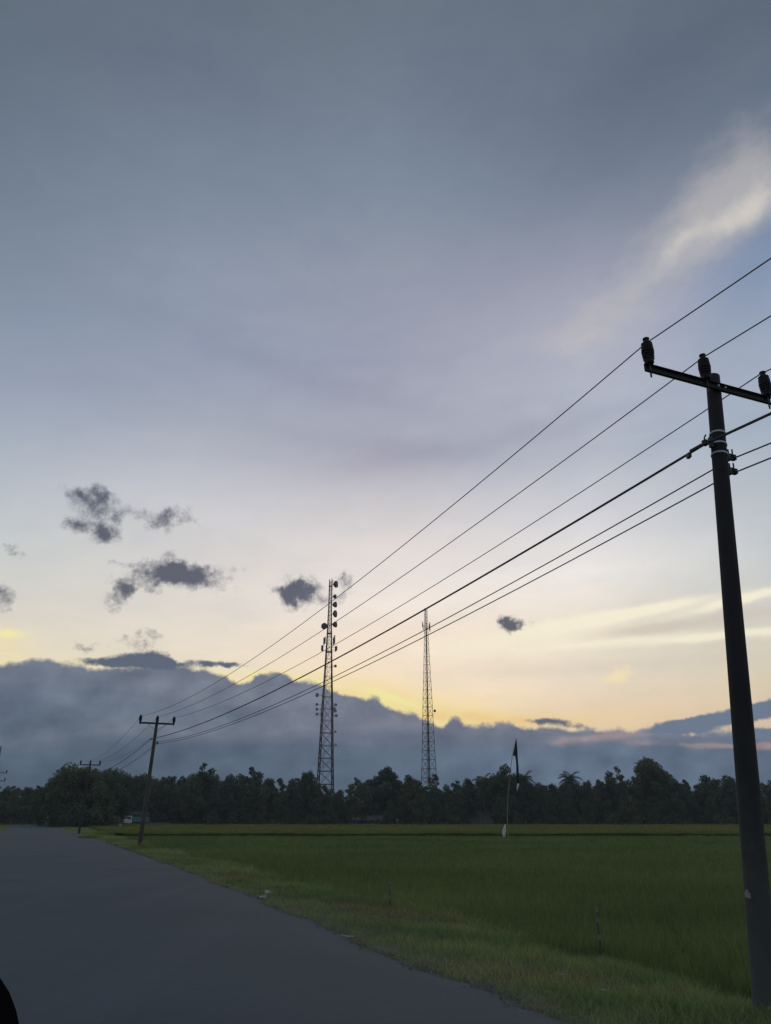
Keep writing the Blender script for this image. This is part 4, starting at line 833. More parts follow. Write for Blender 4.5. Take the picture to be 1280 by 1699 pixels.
ROWS = [(-90, -132.61, 245.71, 11.16, 'sparse2', 's'), (-75, -128.06, 242.6, 10.46, 'broad1', 's'), (-58, -126.52, 244.93, 12.16, 'slender1', 's'), (-37, -124.06, 247.78, 11.69, 'sparse0', 's'), (-22, -125.9, 257.54, 10.47, 'slender2', 's'), (-6, -110.94, 232.23, 10.74, 'slender2', 's'), (8, -116.31, 249.23, 10.52, 'slender0', 's'), (27, -105.82, 233.5, 10.62, 'sparse2', 's'), (46, -112.4, 256.32, 10.94, 'broad0', 's'), (66, -98.78, 232.76, 10.92, 'slender1', 's'), (83, -95.65, 232.34, 10.65, 'broad4', 's'), (243, -70.5, 239.35, 13.84, 'broad1', 's'), (258, -65.34, 230.37, 12.41, 'sparse0', 's'), (273, -63.03, 231.16, 13.37, 'slender1', 's'), (288, -60.07, 229.57, 13.22, 'sparse2', 's'), (304, -59.41, 237.93, 13.66, 'sparse2', 's'), (322, -52.85, 223.81, 13.41, 'broad4', 's'), (336, -52.58, 232.99, 13.92, 'broad1', 's'), (351, -49.96, 232.49, 14.12, 'slender0', 's'), (368, -46.45, 230.16, 11.85, 'sparse2', 's'), (383, -43.78, 228.95, 13.28, 'broad3', 's'), (402, -40.02, 226.49, 13.54, 'sparse0', 's'), (418, -39.47, 239.1, 13.5, 'slender1', 's'), (432, -34.56, 223.96, 12.29, 'slender0', 's'), (451, -32.05, 229.05, 11.96, 'slender2', 's'), (467, -28.86, 225.16, 12.39, 'slender2', 's'), (485, -27.24, 237.34, 12.33, 'broad3', 's'), (506, -22.55, 225.67, 13.47, 'slender1', 's'), (523, -19.43, 223.09, 12.72, 'sparse0', 's'), (541, -16.48, 224.37, 10.5, 'slender2', 's'), (562, -13.52, 233.82, 8.97, 'broad2', 's'), (580, -10.62, 238.62, 9.92, 'slender2', 's'), (600, -6.51, 222.38, 10.94, 'broad4', 's'), (617, -4.15, 239.99, 12.27, 'slender0', 's'), (636, -0.74, 238.2, 12.72, 'slender0', 's'), (652, 2.14, 234.33, 12.94, 'slender2', 's'), (673, 5.42, 222.54, 11.11, 'sparse2', 's'), (692, 8.73, 228.83, 11.52, 'broad1', 's'), (706, 10.96, 224.08, 10.24, 'slender2', 's'), (723, 14.39, 235.23, 9.74, 'slender2', 's'), (743, 16.95, 223.51, 9.51, 'sparse2', 's'), (757, 19.34, 222.4, 11.56, 'sparse2', 's'), (776, 23.27, 230.75, 12.53, 'broad2', 's'), (795, 25.89, 225.65, 12.06, 'slender0', 's'), (813, 29.59, 229.95, 12.89, 'broad4', 's'), (829, 32.22, 229.76, 13.51, 'slender2', 's'), (844, 36.22, 238.57, 14.06, 'slender2', 's'), (861, 39.03, 238.12, 13.6, 'broad4', 's'), (880, 39.89, 224.03, 11.15, 'broad3', 's'), (900, 44.06, 228.89, 10.71, 'slender0', 's'), (919, 48.98, 237.15, 10.92, 'broad1', 's'), (939, 50.22, 227.01, 10.66, 'broad4', 's'), (957, 53.38, 227.56, 10.8, 'broad2', 's'), (974, 55.77, 225.42, 11.61, 'broad2', 's'), (994, 62.86, 239.71, 12.92, 'sparse0', 's'), (1012, 65.35, 236.53, 13.39, 'broad3', 's'), (1032, 65.99, 226.61, 13.4, 'sparse0', 's'), (1051, 68.73, 225.22, 13.07, 'sparse0', 's'), (1070, 73.76, 231.37, 12.59, 'slender0', 's'), (1087, 78.42, 236.25, 14.14, 'slender1', 's'), (1101, 78.98, 230.16, 14.06, 'sparse2', 's'), (1120, 82.22, 231.05, 12.25, 'broad3', 's'), (1135, 87.18, 237.59, 12.88, 'slender1', 's'), (1156, 91.36, 239.59, 11.17, 'slender2', 's'), (1171, 92.68, 234.93, 13.25, 'broad1', 's'), (1186, 92.3, 228.16, 12.16, 'slender2', 's'), (1206, 94.99, 225.93, 13.1, 'broad0', 's'), (1221, 98.32, 228.03, 12.39, 'sparse0', 's'), (1242, 103.03, 231.33, 11.45, 'slender2', 's'), (1260, 107.68, 234.4, 12.4, 'sparse0', 's'), (1276, 110.8, 235.12, 12.43, 'sparse0', 's'), (1291, 112.82, 234.08, 11.12, 'broad2', 's'), (1312, 115.11, 231.44, 11.09, 'slender1', 's'), (1330, 117.97, 231.06, 11.14, 'sparse0', 's'), (1351, 121.76, 231.29, 11.71, 'sparse2', 's'), (1366, 120.39, 223.68, 12.22, 'sparse0', 's'), (1383, 131.29, 238.57, 12.14, 'slender2', 's'), (-110, -144.42, 260.41, 11.81, 'broad3', 'b'), (-88, -136.14, 252.71, 11.77, 'broad0', 'b'), (-63, -134.36, 258.47, 11.83, 'broad0', 'b'), (-46, -124.78, 246.19, 11.14, 'broad2', 'b'), (-26, -125.84, 255.92, 10.95, 'broad0', 'b'), (-4, -123.43, 259.63, 10.46, 'broad4', 'b'), (15, -117.49, 254.49, 10.98, 'broad3', 'b'), (32, -116.28, 259.2, 10.6, 'broad4', 'b'), (51, -111.5, 256.1, 11.06, 'slender0', 'b'), (70, -107.26, 254.69, 10.65, 'broad4', 'b'), (94, -104.28, 257.85, 13.26, 'broad2', 'b'), (119, -97.17, 251.04, 15.1, 'broad1', 'b'), (138, -96.98, 260.2, 15.15, 'broad1', 'b'), (163, -87.79, 247.41, 15.71, 'broad3', 'b'), (181, -86.14, 252.75, 14.69, 'slender0', 'b'), (199, -84.12, 256.96, 14.94, 'broad0', 'b'), (217, -78.95, 251.72, 13.7, 'broad2', 'b'), (235, -77.43, 258.13, 13.37, 'broad4', 'b'), (261, -72.6, 258.85, 12.94, 'broad3', 'b'), (279, -68.23, 254.83, 14.09, 'broad4', 'b'), (304, -61.96, 249.03, 13.12, 'broad0', 'b'), (323, -61.49, 261.84, 13.64, 'slender0', 'b'), (341, -58.04, 261.22, 15.41, 'broad3', 'b'), (359, -52.67, 252.25, 14.21, 'broad3', 'b'), (380, -49.19, 255.61, 13.49, 'broad0', 'b'), (403, -43.84, 249.2, 14.3, 'broad3', 'b'), (424, -40.41, 252.48, 13.57, 'broad1', 'b'), (447, -37.09, 258.68, 13.9, 'broad2', 'b'), (472, -32.02, 257.27, 11.9, 'slender0', 'b'), (497, -26.38, 249.06, 13.24, 'broad4', 'b'), (523, -21.67, 250.13, 12.4, 'broad0', 'b'), (547, -17.82, 259.03, 10.24, 'broad3', 'b'), (565, -14.1, 254.62, 10.2, 'broad2', 'b'), (589, -9.53, 252.49, 9.86, 'slender0', 'b'), (608, -6.02, 250.83, 10.39, 'broad0', 'b'), (625, -2.92, 256.22, 12.07, 'broad4', 'b'), (642, 0.4, 261.38, 13.14, 'broad2', 'b'), (662, 4.17, 255.11, 12.04, 'broad4', 'b'), (680, 7.47, 253.96, 11.79, 'broad1', 'b'), (703, 12.18, 261.68, 10.37, 'broad0', 'b'), (721, 14.98, 249.79, 11.09, 'broad3', 'b'), (742, 18.74, 249.13, 11.31, 'broad3', 'b'), (759, 22.01, 250.41, 11.73, 'broad2', 'b'), (781, 27.24, 261.47, 12.49, 'broad4', 'b'), (805, 31.03, 253.11, 13.03, 'slender0', 'b'), (823, 35.04, 258.15, 13.46, 'broad0', 'b'), (844, 38.04, 252.17, 12.89, 'broad1', 'b'), (868, 43.17, 255.54, 12.25, 'broad3', 'b'), (894, 47.79, 254.43, 12.2, 'broad4', 'b'), (914, 51.34, 253.73, 11.73, 'broad2', 'b'), (936, 56.34, 257.47, 12.44, 'broad2', 'b'), (953, 59.08, 255.37, 11.69, 'slender0', 'b'), (971, 61.79, 252.24, 11.58, 'broad2', 'b'), (995, 68.86, 261.82, 13.18, 'broad2', 'b'), (1013, 69.74, 252.87, 12.06, 'broad3', 'b'), (1032, 71.65, 246.73, 12.55, 'broad0', 'b'), (1057, 78.46, 253.49, 13.46, 'broad1', 'b'), (1080, 83.63, 255.99, 14.62, 'broad3', 'b'), (1098, 85.45, 251.71, 13.22, 'broad1', 'b'), (1116, 90.52, 256.69, 12.97, 'broad3', 'b'), (1138, 94.71, 256.91, 11.93, 'broad2', 'b'), (1162, 101.29, 261.96, 12.55, 'broad2', 'b'), (1186, 100.35, 247.82, 13.2, 'broad2', 'b'), (1210, 106.29, 251.75, 12.53, 'broad2', 'b'), (1233, 112.72, 257.18, 11.88, 'broad1', 'b'), (1255, 113.32, 249.04, 11.52, 'broad1', 'b'), (1277, 117.36, 249.14, 11.69, 'slender0', 'b'), (1294, 121.32, 250.34, 12.72, 'broad3', 'b'), (1311, 124.16, 249.56, 12.79, 'broad2', 'b'), (1329, 131.13, 256.82, 13.1, 'broad4', 'b'), (1348, 132.87, 253.74, 11.62, 'broad2', 'b'), (1367, 138.9, 257.92, 12.89, 'broad0', 'b'), (1391, 144.2, 259.15, 12.87, 'broad1', 'b'), (1412, 144.19, 252.24, 12.19, 'broad1', 'b'), (238, -68.61, 231.94, 7.89, 'slender0', 'f'), (265, -63.67, 230.96, 7.66, 'broad2', 'f'), (295, -57.65, 226.58, 8.94, 'slender0', 'f'), (318, -54.55, 229.39, 10.55, 'broad1', 'f'), (355, -45.99, 218.76, 8.9, 'broad0', 'f'), (378, -42.03, 217.63, 9.25, 'broad1', 'f'), (413, -36.57, 218.35, 8.81, 'slender0', 'f'), (440, -31.84, 215.5, 9.61, 'slender0', 'f'), (469, -27.55, 217.96, 8.69, 'broad4', 'f'), (498, -22.4, 215.13, 7.31, 'slender0', 'f'), (524, -18.51, 218.11, 6.34, 'broad3', 'f'), (548, -14.36, 213.17, 4.62, 'bush', 'f'), (581, -9.5, 218.17, 4.56, 'slender0', 'f'), (649, 1.37, 216.94, 6.26, 'broad2', 'f'), (672, 5.19, 218.98, 7.48, 'broad0', 'f'), (698, 9.17, 214.11, 7.51, 'broad4', 'f'), (738, 15.64, 218.63, 5.52, 'broad1', 'f'), (770, 20.76, 216.82, 7.79, 'slender0', 'f'), (829, 29.65, 213.59, 6.95, 'broad2', 'f'), (853, 33.76, 215.95, 7.25, 'broad3', 'f'), (883, 38.45, 215.37, 5.75, 'broad1', 'f'), (912, 44.06, 219.78, 7.61, 'broad2', 'f'), (943, 48.63, 218.05, 7.03, 'broad0', 'f'), (973, 53.15, 217.67, 6.02, 'broad0', 'f'), (1009, 59.45, 219.22, 6.51, 'broad0', 'f'), (1041, 64.47, 218.62, 7.66, 'bush', 'f'), (1079, 69.38, 214.72, 7.19, 'broad2', 'f'), (1119, 75.58, 214.17, 7.96, 'broad3', 'f'), (1148, 80.27, 214.92, 6.83, 'broad0', 'f'), (1179, 85.2, 215.12, 7.07, 'broad2', 'f'), (1215, 90.47, 213.44, 8.75, 'broad1', 'f'), (1237, 95.98, 218.6, 7.35, 'slender0', 'f'), (1261, 98.16, 214.52, 8.3, 'broad3', 'f'), (1294, 104.14, 216.56, 7.38, 'broad1', 'f'), (1319, 107.15, 214.21, 8.08, 'broad4', 'f'), (1352, 113.33, 216.85, 5.9, 'broad4', 'f'), (1383, 120.21, 219.69, 8.02, 'broad1', 'f'), (232, -67.92, 227.62, 4.21, 'bush', 'u'), (263, -63.08, 228.82, 3.85, 'bushb', 'u'), (293, -58.27, 229.81, 4.47, 'bush', 'u'), (325, -52.52, 228.63, 3.33, 'bush', 'u'), (355, -43.97, 210.94, 3.76, 'bush', 'u'), (385, -40.17, 215.45, 4.32, 'bush', 'u'), (413, -35.01, 211.6, 3.07, 'bush', 'u'), (434, -31.64, 210.01, 3.42, 'bush', 'u'), (484, -24.4, 214.3, 3.92, 'bush', 'u'), (516, -18.98, 210.5, 3.04, 'bushb', 'u'), (535, -16.21, 211.16, 2.72, 'bush', 'u'), (565, -11.42, 210.22, 0.88, 'bushb', 'u'), (644, 0.55, 211.86, 3.16, 'bush', 'u'), (670, 4.74, 214.0, 1.65, 'bush', 'u'), (694, 8.3, 210.63, 1.21, 'bushb', 'u'), (723, 12.96, 214.71, 0.87, 'bush', 'u'), (751, 17.26, 212.26, 2.69, 'bushb', 'u'), (773, 20.67, 212.75, 2.35, 'bush', 'u'), (836, 30.91, 215.41, 3.38, 'bush', 'u'), (859, 34.14, 213.24, 3.49, 'bushb', 'u'), (892, 39.23, 213.33, 2.04, 'bush', 'u'), (914, 42.94, 214.39, 2.86, 'bushb', 'u'), (937, 46.19, 212.82, 2.84, 'bushb', 'u'), (963, 49.57, 210.61, 2.75, 'bush', 'u'), (983, 52.72, 211.08, 2.19, 'bush', 'u'), (1007, 57.15, 213.56, 2.27, 'bush', 'u'), (1027, 61.1, 215.92, 4.31, 'bushb', 'u'), (1051, 64.89, 215.52, 4.68, 'bushb', 'u'), (1084, 68.68, 211.23, 4.66, 'bush', 'u'), (1115, 73.58, 211.99, 3.32, 'bushb', 'u'), (1143, 78.33, 213.68, 1.97, 'bushb', 'u'), (1177, 83.79, 213.96, 2.63, 'bush', 'u'), (1199, 86.61, 211.84, 3.99, 'bushb', 'u'), (1219, 90.02, 213.06, 3.11, 'bushb', 'u'), (1250, 93.8, 210.95, 2.34, 'bushb', 'u'), (1277, 98.96, 213.0, 2.83, 'bush', 'u'), (1304, 104.52, 215.6, 3.21, 'bush', 'u'), (1331, 108.04, 213.96, 3.62, 'bush', 'u'), (1351, 110.28, 212.5, 2.82, 'bushb', 'u'), (1374, 113.54, 212.17, 2.05, 'bushb', 'u'), (106, -77.81, 196, 12.08, 'clumpb', 'c'), (120, -72.81, 188, 12.57, 'clump', 'c'), (134, -67.83, 180, 12.09, 'clumpb', 'c'), (158, -66.08, 184, 12.49, 'clump', 'c'), (176, -65.69, 190, 12.85, 'clumpb', 'c'), (192, -78.7, 236, 14.9, 'clump', 'c'), (212, -74.46, 234, 14.08, 'clumpb', 'c'), (228, -72.2, 236, 13.42, 'clump', 'c'), (205, -78.86, 244, 14.18, 'clump', 'c'), (246, -69.58, 238, 13.13, 'clumpb', 'c'), (98, -80.25, 200, 10.1, 'clumpb', 'c'), (110, -68.68, 176, 6.72, 'bush', 'c'), (126, -64.84, 172, 4.85, 'bush', 'c'), (142, -62.07, 170, 4.67, 'bushb', 'c'), (160, -60.54, 172, 4.83, 'bush', 'c'), (176, -59.81, 176, 4.32, 'bushb', 'c'), (187, -77.19, 230, 11.81, 'clump', 'c'), (104, -72.81, 186, 3.14, 'bushb', 'c'), (222, -71.2, 231, 9.03, 'broad1', 'c'), (200, -75.29, 232, 9.22, 'broad2', 'c'), (240, -67.76, 230, 8.36, 'broad3', 'c'), (-40, -121.22, 243.3, 5.53, 'clumpb', 'c'), (-15, -115.61, 241.43, 4.1, 'bush', 'c'), (10, -113.28, 245.15, 6.17, 'clumpb', 'c'), (30, -109.68, 245.92, 4.22, 'clump', 'c'), (50, -102.45, 237.23, 4.8, 'clumpb', 'c'), (66, -103.01, 244.97, 5.41, 'clumpb', 'c'), (80, -98.08, 239.63, 3.96, 'clumpb', 'c'), (20, -102.89, 228, 1.44, 'bush', 'c'), (40, -99.59, 228, 1.59, 'bush', 'c'), (60, -96.22, 228, 1.28, 'bush', 'c'), (74, -93.86, 228, 1.07, 'bush', 'c')]
ROWN = {'s': ' on the skyline', 'b': ' in the back row', 'f': ' in the front row', 'u': ' in the lowest row', 'c': ''}
for (xp, X, Y, zt, key, row) in ROWS:
    sec = next(l for a_, b_, l in SEC if a_ <= xp < b_); kd = key.rstrip('0123456789')
    lb = FORM[kd] + ROWN[row] + ', ' + sec
    plant(key, X, Y, zt, lb, lb.replace('tree', 'trees', 1).replace('bush,', 'bushes,', 1).replace('bush at', 'bushes at', 1).replace('bush in', 'bushes in', 1).replace('bush on', 'bushes on', 1), wide=random.uniform(.85, 1.1))
# undergrowth filling the dark foot of the wood
n = 42000
ux = rng.uniform(-130, 160, n); uy = rng.uniform(236, 262, n) + np.abs(rng.normal(0, 3, n)); uz = -.6 + 7.5 * rng.random(n) ** 1.25 * (.75 + .25 * np.sin(ux * .35) * np.sin(ux * .13 + 1))
nr = rng.normal(size=(n, 3)); nr /= np.linalg.norm(nr, axis=1)[:, None]; a_ = np.cross(nr, rng.normal(size=(n, 3))); a_ /= np.linalg.norm(a_, axis=1)[:, None]; b_ = np.cross(nr, a_)
Pn = np.stack([ux, uy, uz], 1); s_ = rng.uniform(.35, .75, n)[:, None]
Vv = np.stack([Pn - a_ * s_, Pn - b_ * s_ * .5, Pn + a_ * s_, Pn + b_ * s_ * .5], 1).reshape(-1, 3)
tag(npmesh('undergrowth', Vv, np.arange(4 * n).reshape(n, 4), 'leaf', np.repeat(rng.uniform(.6, 1.2, n), 4)[:, None] * np.ones((1, 3))), 'dark undergrowth and shaded leaves filling the foot of the wood', 'undergrowth', kind='stuff')
n = 9000
ux = rng.uniform(-150, 160, n); uy = rng.uniform(209, 216, n); ur = -.6 + rng.random(n) * .2
Vv, q, t = blades(ux, uy, ur, rng.uniform(.3, 1.1, n), rng.uniform(.12, .3, n), rng.uniform(.05, .4, n), np.array([[.6, .75, .55]]) * rng.uniform(.6, 1.2, n)[:, None])
kq = inv(0, 0)
tag(npmesh('field_edge_weeds', Vv, q, 'grass', t), 'tall weeds along the far edge of the ripening rice', 'weeds', kind='stuff')
# roadside weeds by the brown pole and the bend
def weeds(X, Y, r_, h, n, label):
    a1 = rng.uniform(0, 6.28, n); q_ = r_ * np.sqrt(rng.random(n)); px_ = X + q_ * np.cos(a1); py_ = Y + q_ * np.sin(a1)
    z_ = np.array([vz(*inv(a, b)) if inv(a, b)[1] < fedge(inv(a, b)[0]) + .5 else -.58 for a, b in zip(px_, py_)]) - .02
    Vv, q, t = blades(px_, py_, z_, h * rng.uniform(.5, 1.1, n) * (1.15 - q_ / r_ * .6), np.full(n, .006 * max(1, Y / 16)), rng.uniform(.05, .35, n) * h, np.array([[.8, .9, .7]]) * rng.uniform(.6, 1.3, n)[:, None])
    return tag(npmesh('weed_clump', Vv, q, 'grass', t), label, 'weeds')
weeds(-16.3, 56.4, .8, .45, 500, 'tuft of weeds round the foot of the leaning brown pole')
weeds(-32.2, 96.2, 1.5, .8, 900, 'rounded weedy bush on the verge, left of the brown pole near the bend')
weeds(-29.0, 82.0, 1.3, .5, 700, 'brownish tuft of weeds on the verge between the bend and the brown pole')
weeds(-4.4, 27.2, .9, .30, 1200, 'dark low weed patch beside the white litter on the verge')

# ------------------------------------------------------------------ houses and walls between the trees
def house(loc, rz, L, D_, hw, hr, roofm, label, windows=True):
    o = empty('house', loc, rz); tag(o, label, 'house')
    wl = MB(); wl.box((0, 0, hw / 2), (L, D_, hw))
    for s_ in (-1, 1):
        x = s_ * L / 2; wl.add([(x - s_ * .1, -D_ / 2, hw), (x - s_ * .1, D_ / 2, hw), (x - s_ * .1, 0, hr - .1), (x, -D_ / 2, hw), (x, D_ / 2, hw), (x, 0, hr - .1)], [(0, 1, 2), (3, 5, 4), (0, 3, 4, 1), (1, 4, 5, 2), (2, 5, 3, 0)])
    wl.build('wall', 'wall_plaster', o)
    rf = MB()
    for s_ in (-1, 1):
        y1 = s_ * (D_ / 2 + .7); z1 = hw - .35
        vs = []
        nseg = int(L * 3)
        for i in range(nseg + 1):
            x = -L / 2 - .5 + (L + 1.0) * i / nseg; b_ = .05 * (i % 2)
            vs += [(x, 0, hr + b_), (x, y1, z1 + b_), (x, 0, hr + b_ - .08), (x, y1, z1 + b_ - .08)]
        fs = []
        for i in range(nseg):
            k = 4 * i; fs += [(k, k + 1, k + 5, k + 4), (k + 2, k + 6, k + 7, k + 3), (k + 1, k + 3, k + 7, k + 5)]
        rf.add(vs, fs)
    rf.build('roof', roofm, o)
    dr = MB().box((-L * .1, -D_ / 2 - .03, 1.05), (.95, .06, 2.1)).build('door', 'dark_metal', o)
    MB().lathe([(.03, 0), (.04, .03), (.02, .06)], (-L * .1 + .35, -D_ / 2 - .06, 1.0), (0, -1, 0), 8).build('handle', 'strap', dr)
    for x in (-L * .36, L * .2, L * .38):
        wn = MB(); yy = -D_ / 2 - .03
        for (cx_, cz_, sx, sz) in ((x, 2.05, 1.2, .08), (x, .95, 1.2, .08), (x - .56, 1.5, .08, 1.02), (x + .56, 1.5, .08, 1.02), (x, 1.5, .05, 1.02)): wn.box((cx_, yy, cz_), (sx, .07, sz))
        wo_ = wn.build('window', 'white_paint', o)
        MB().box((x, -D_ / 2 - .012, 1.5), (1.03, .02, 1.0)).build('pane', 'glass', wo_)
    return o
house((28.66-0.5, 233, -.55), R(62), 9, 6.5, 3.0, 6.4, 'roof_metal', 'house with pale gabled metal roof half hidden in the trees left of the flag pole')
house((-5.79, 238, -.55), R(6), 9, 5, 1.9, 2.9, 'roof_metal', 'low hut with pale roof at the foot of the trees between the masts')
b = MB()
for i in range(9):
    b.box((-76 + 21 + i * 2.0 - 21, 226.0, -.1), (1.9, .18, 1.3)); b.box((-75 + 21 + i * 2.0 - 21, 226.0, 0.0), (.14, .26, 1.6))
tag(b.build('boundary_wall', 'wall_plaster'), 'long low pale wall behind the rice, right of the lorry', 'wall')
b = MB().box((-28.88, 229, .35), (6.5, .2, 1.7)); b.box((-28.88, 229, 1.22), (6.7, .34, .08))
tag(b.build('garden_wall', 'wall_plaster'), 'short pale wall at the tree foot left of the taller mast', 'wall')
def guide_post(X, Y, label):
    o = empty('guide_post', (X, Y, -.3)); tag(o, label, 'post', 'white posts at the road bend')
    MB().tube([(0, 0, -.2), (0, 0, .95)], [.10, .08], 10).build('shaft', 'white_paint', o); MB().tube([(0, 0, .951), (0, 0, 1.12)], [.085, .075], 10).build('cap', 'dark_metal', o)
guide_post(-73.55, 196, 'left of two short white posts on the right side at the road bend')
guide_post(-54.37, 170, 'right of two short white posts, just in front of the lorry cab')

# ------------------------------------------------------------------ flag pole in the field, with a hanging banner
FP = empty('flag_pole', ((10.81, 74.00, -0.28)[0], 74, -.58)); tag(FP, 'bent bamboo flag pole standing in the rice with a dark banner hanging from its tip', 'flag pole')
fo = Vector(FP.location)
pp = [Vector(q) - fo for q in ((10.84, 74.00, -0.28), (10.88, 74.00, 0.80), (10.90, 74.00, 1.95), (11.04, 74.00, 3.47), (11.25, 74.00, 4.85), (11.45, 74.00, 6.05), (11.66, 74.00, 7.10), (11.92, 74.00, 8.06), (12.14, 74.00, 8.70))]
pp = [Vector((pp[0].x, 0, -.3))] + pp
ds = MB().tube(pp, [.05, .048, .045, .043, .04, .034, .028, .022, .015, .010], 8)
ds.build('bamboo_staff', 'bamboo', FP, smooth_=True)
def cloth(rows, m_, name, parent, n=6, amp=.05):
    """rows: (left, right) points from top to bottom, rippled sheet with real thickness"""
    b_ = MB(); vs = []
    for i, (l_, r_) in enumerate(rows):
        for k in range(n + 1):
            q = Vector(l_).lerp(Vector(r_), k / n) - fo; q.y += amp * math.sin(k * 1.9 + i * .5) * (1 if i else .2); vs.append(q)
    b_.add(vs, [(i * (n + 1) + k, i * (n + 1) + k + 1, (i + 1) * (n + 1) + k + 1, (i + 1) * (n + 1) + k) for i in range(len(rows) - 1) for k in range(n)])
    o = b_.build(name, m_, parent, smooth_=True); s_ = o.modifiers.new('solid', 'SOLIDIFY'); s_.thickness = .012; return o
cloth([((12.11, 74.00, 8.65), (12.15, 74.00, 8.65)), ((12.01, 74.00, 8.27), (12.15, 74.00, 8.27)), ((11.89, 74.00, 7.79), (12.16, 74.00, 7.79)), ((11.78, 74.00, 7.37), (12.16, 74.00, 7.37)), ((11.73, 74.00, 7.18), (12.16, 74.00, 7.23)), ((11.95, 74.00, 7.10), (12.16, 74.00, 7.05)), ((11.98, 74.00, 6.73), (12.16, 74.00, 6.73)), ((11.97, 74.00, 6.21), (12.18, 74.00, 6.21)), ((11.92, 74.00, 5.53), (12.17, 74.00, 5.53)), ((11.91, 74.00, 5.06), (12.16, 74.00, 5.06)), ((11.96, 74.00, 4.75), (12.13, 74.00, 4.75))], 'banner_cloth', 'banner', FP)
cloth([((11.97, 74.00, 4.75), (12.13, 74.00, 4.75)), ((11.93, 74.00, 4.54), (12.13, 74.00, 4.57)), ((11.88, 74.00, 4.34), (12.02, 74.00, 4.34)), ((11.90, 74.00, 4.13), (11.97, 74.00, 4.13))], 'pale_cloth', 'banner_tail', FP)
cloth([((10.64, 74.00, 1.30), (10.71, 74.00, 1.30)), ((10.50, 74.00, 1.00), (10.72, 74.00, 1.00)), ((10.40, 74.00, 0.71), (10.70, 74.00, 0.71)), ((10.40, 74.00, 0.46), (10.65, 74.00, 0.46)), ((10.50, 74.00, 0.21), (10.60, 74.00, 0.21))], 'pale_cloth', 'pale_rag', FP, amp=.09)
for yy_ in (1371, ):
    MB().tube([Vector((10.67, 74.00, 1.25)) - fo, Vector((10.90, 74.00, 1.40)) - fo], .008, 5).build('string', 'bamboo', FP)

# ------------------------------------------------------------------ stakes and litter on the verge
def stake(X, Y, z0, h, label, lean):
    o = empty('stake', (X, Y, z0)); tag(o, label, 'stake', 'stakes at the edge of the paddy')
    b_ = MB().tube([(0, 0, -.2), (lean * .5, 0, h * .5), (lean, 0, h)], [.021, .019, .017], 8); b_.build('shaft', 'pole_wood', o, smooth_=True)
    for k in (.25, .55, .82, .97):
        MB().tube([(lean * k, 0, h * k - .035), (lean * k, 0, h * k + .035)], .0235, 8).build('pale_band', 'band_dull', o)
stake((0.11, 21.25, -0.36)[0], (0.11, 21.25, -0.36)[1], -.38, .78, 'thin stake with pale bands at the paddy edge, farther one', .0)
stake((3.40, 13.84, -0.36)[0], (3.40, 13.84, -0.36)[1], -.38, .92, 'thin stake with pale bands at the paddy edge, nearer one left of the thick pole', -.01)
def crumple(X, Y, z, s_, label, seed, name, cat_, grp=None, flat=.6, rot=0):
    rn = random.Random(seed); bm = bmesh.new(); bmesh.ops.create_icosphere(bm, subdivisions=3, radius=s_)
    for v in bm.verts:
        k = 1 + .35 * math.sin(v.co.x * 40 / s_ * .1 + seed) + .25 * math.sin(v.co.y * 70 / s_ * .1 + seed * 2) + rn.uniform(-.14, .14)
        v.co *= k; v.co.z *= flat
    me = bpy.data.meshes.new(name); bm.to_mesh(me); bm.free(); me.materials.append(M('plastic_white'))
    o = inst(name, me); o.location = (X, Y, z); o.rotation_euler = (0, 0, rot); return tag(o, label, cat_, grp)
crumple(*(-3.17, 23.03, -0.00), .085, 'crumpled white plastic bag by the dark weeds on the verge, upper of two', 3, 'plastic_bag', 'litter')
crumple(*(-3.15, 22.08, -0.02), .065, 'smaller white plastic scrap just below the crumpled bag, nearer the asphalt', 5, 'plastic_scrap', 'litter')
def slip(X, Y, z, L, wd_, rz, label):
    b_ = MB(); vs = []
    for i in range(7):
        for k in range(3): vs.append(((i / 6 - .5) * L, (k / 2 - .5) * wd_, .006 * math.sin(i * 1.4) + .004 * math.sin(k * 2 + i)))
    b_.add(vs, [(3 * i + k, 3 * i + k + 1, 3 * i + 4 + k, 3 * i + 3 + k) for i in range(6) for k in range(2)])
    o = b_.build('paper_scrap', 'plastic_white', smooth_=True); s_ = o.modifiers.new('solid', 'SOLIDIFY'); s_.thickness = .003
    me_ = o.data; me_.materials.clear(); me_.materials.append(M('litter_dull')); o.location = (X, Y, z); o.rotation_euler = (.15, .05, rz); return tag(o, label, 'litter')
slip(*(2.24, 11.32, 0.03), .15, .022, R(-35), 'narrow white scrap on the verge grass, left of the nearer stake')
slip(*(2.53, 10.37, 0.03), .11, .025, R(-40), 'white scrap on the verge grass below the nearer stake')
slip(*(3.39, 10.53, -0.08), .13, .05, R(-10), 'white scrap at the rice edge between the nearer stake and the thick pole')
slip(*(-0.66, 14.84, 0.02), .28, .04, R(-25), 'thin pale strip lying at the asphalt edge')
slip(*(-0.23, 18.23, -0.05), .2, .04, R(5), 'pale scrap on the brown patch left of the farther stake')

# ------------------------------------------------------------------ lorry
LX, LY = -67.31, 219
LO = empty('lorry', (LX, LY, -.1), math.atan2(-.55, -.83)); tag(LO, 'white cab lorry with teal cargo bed and dark tarpaulin hood behind the rice', 'lorry')
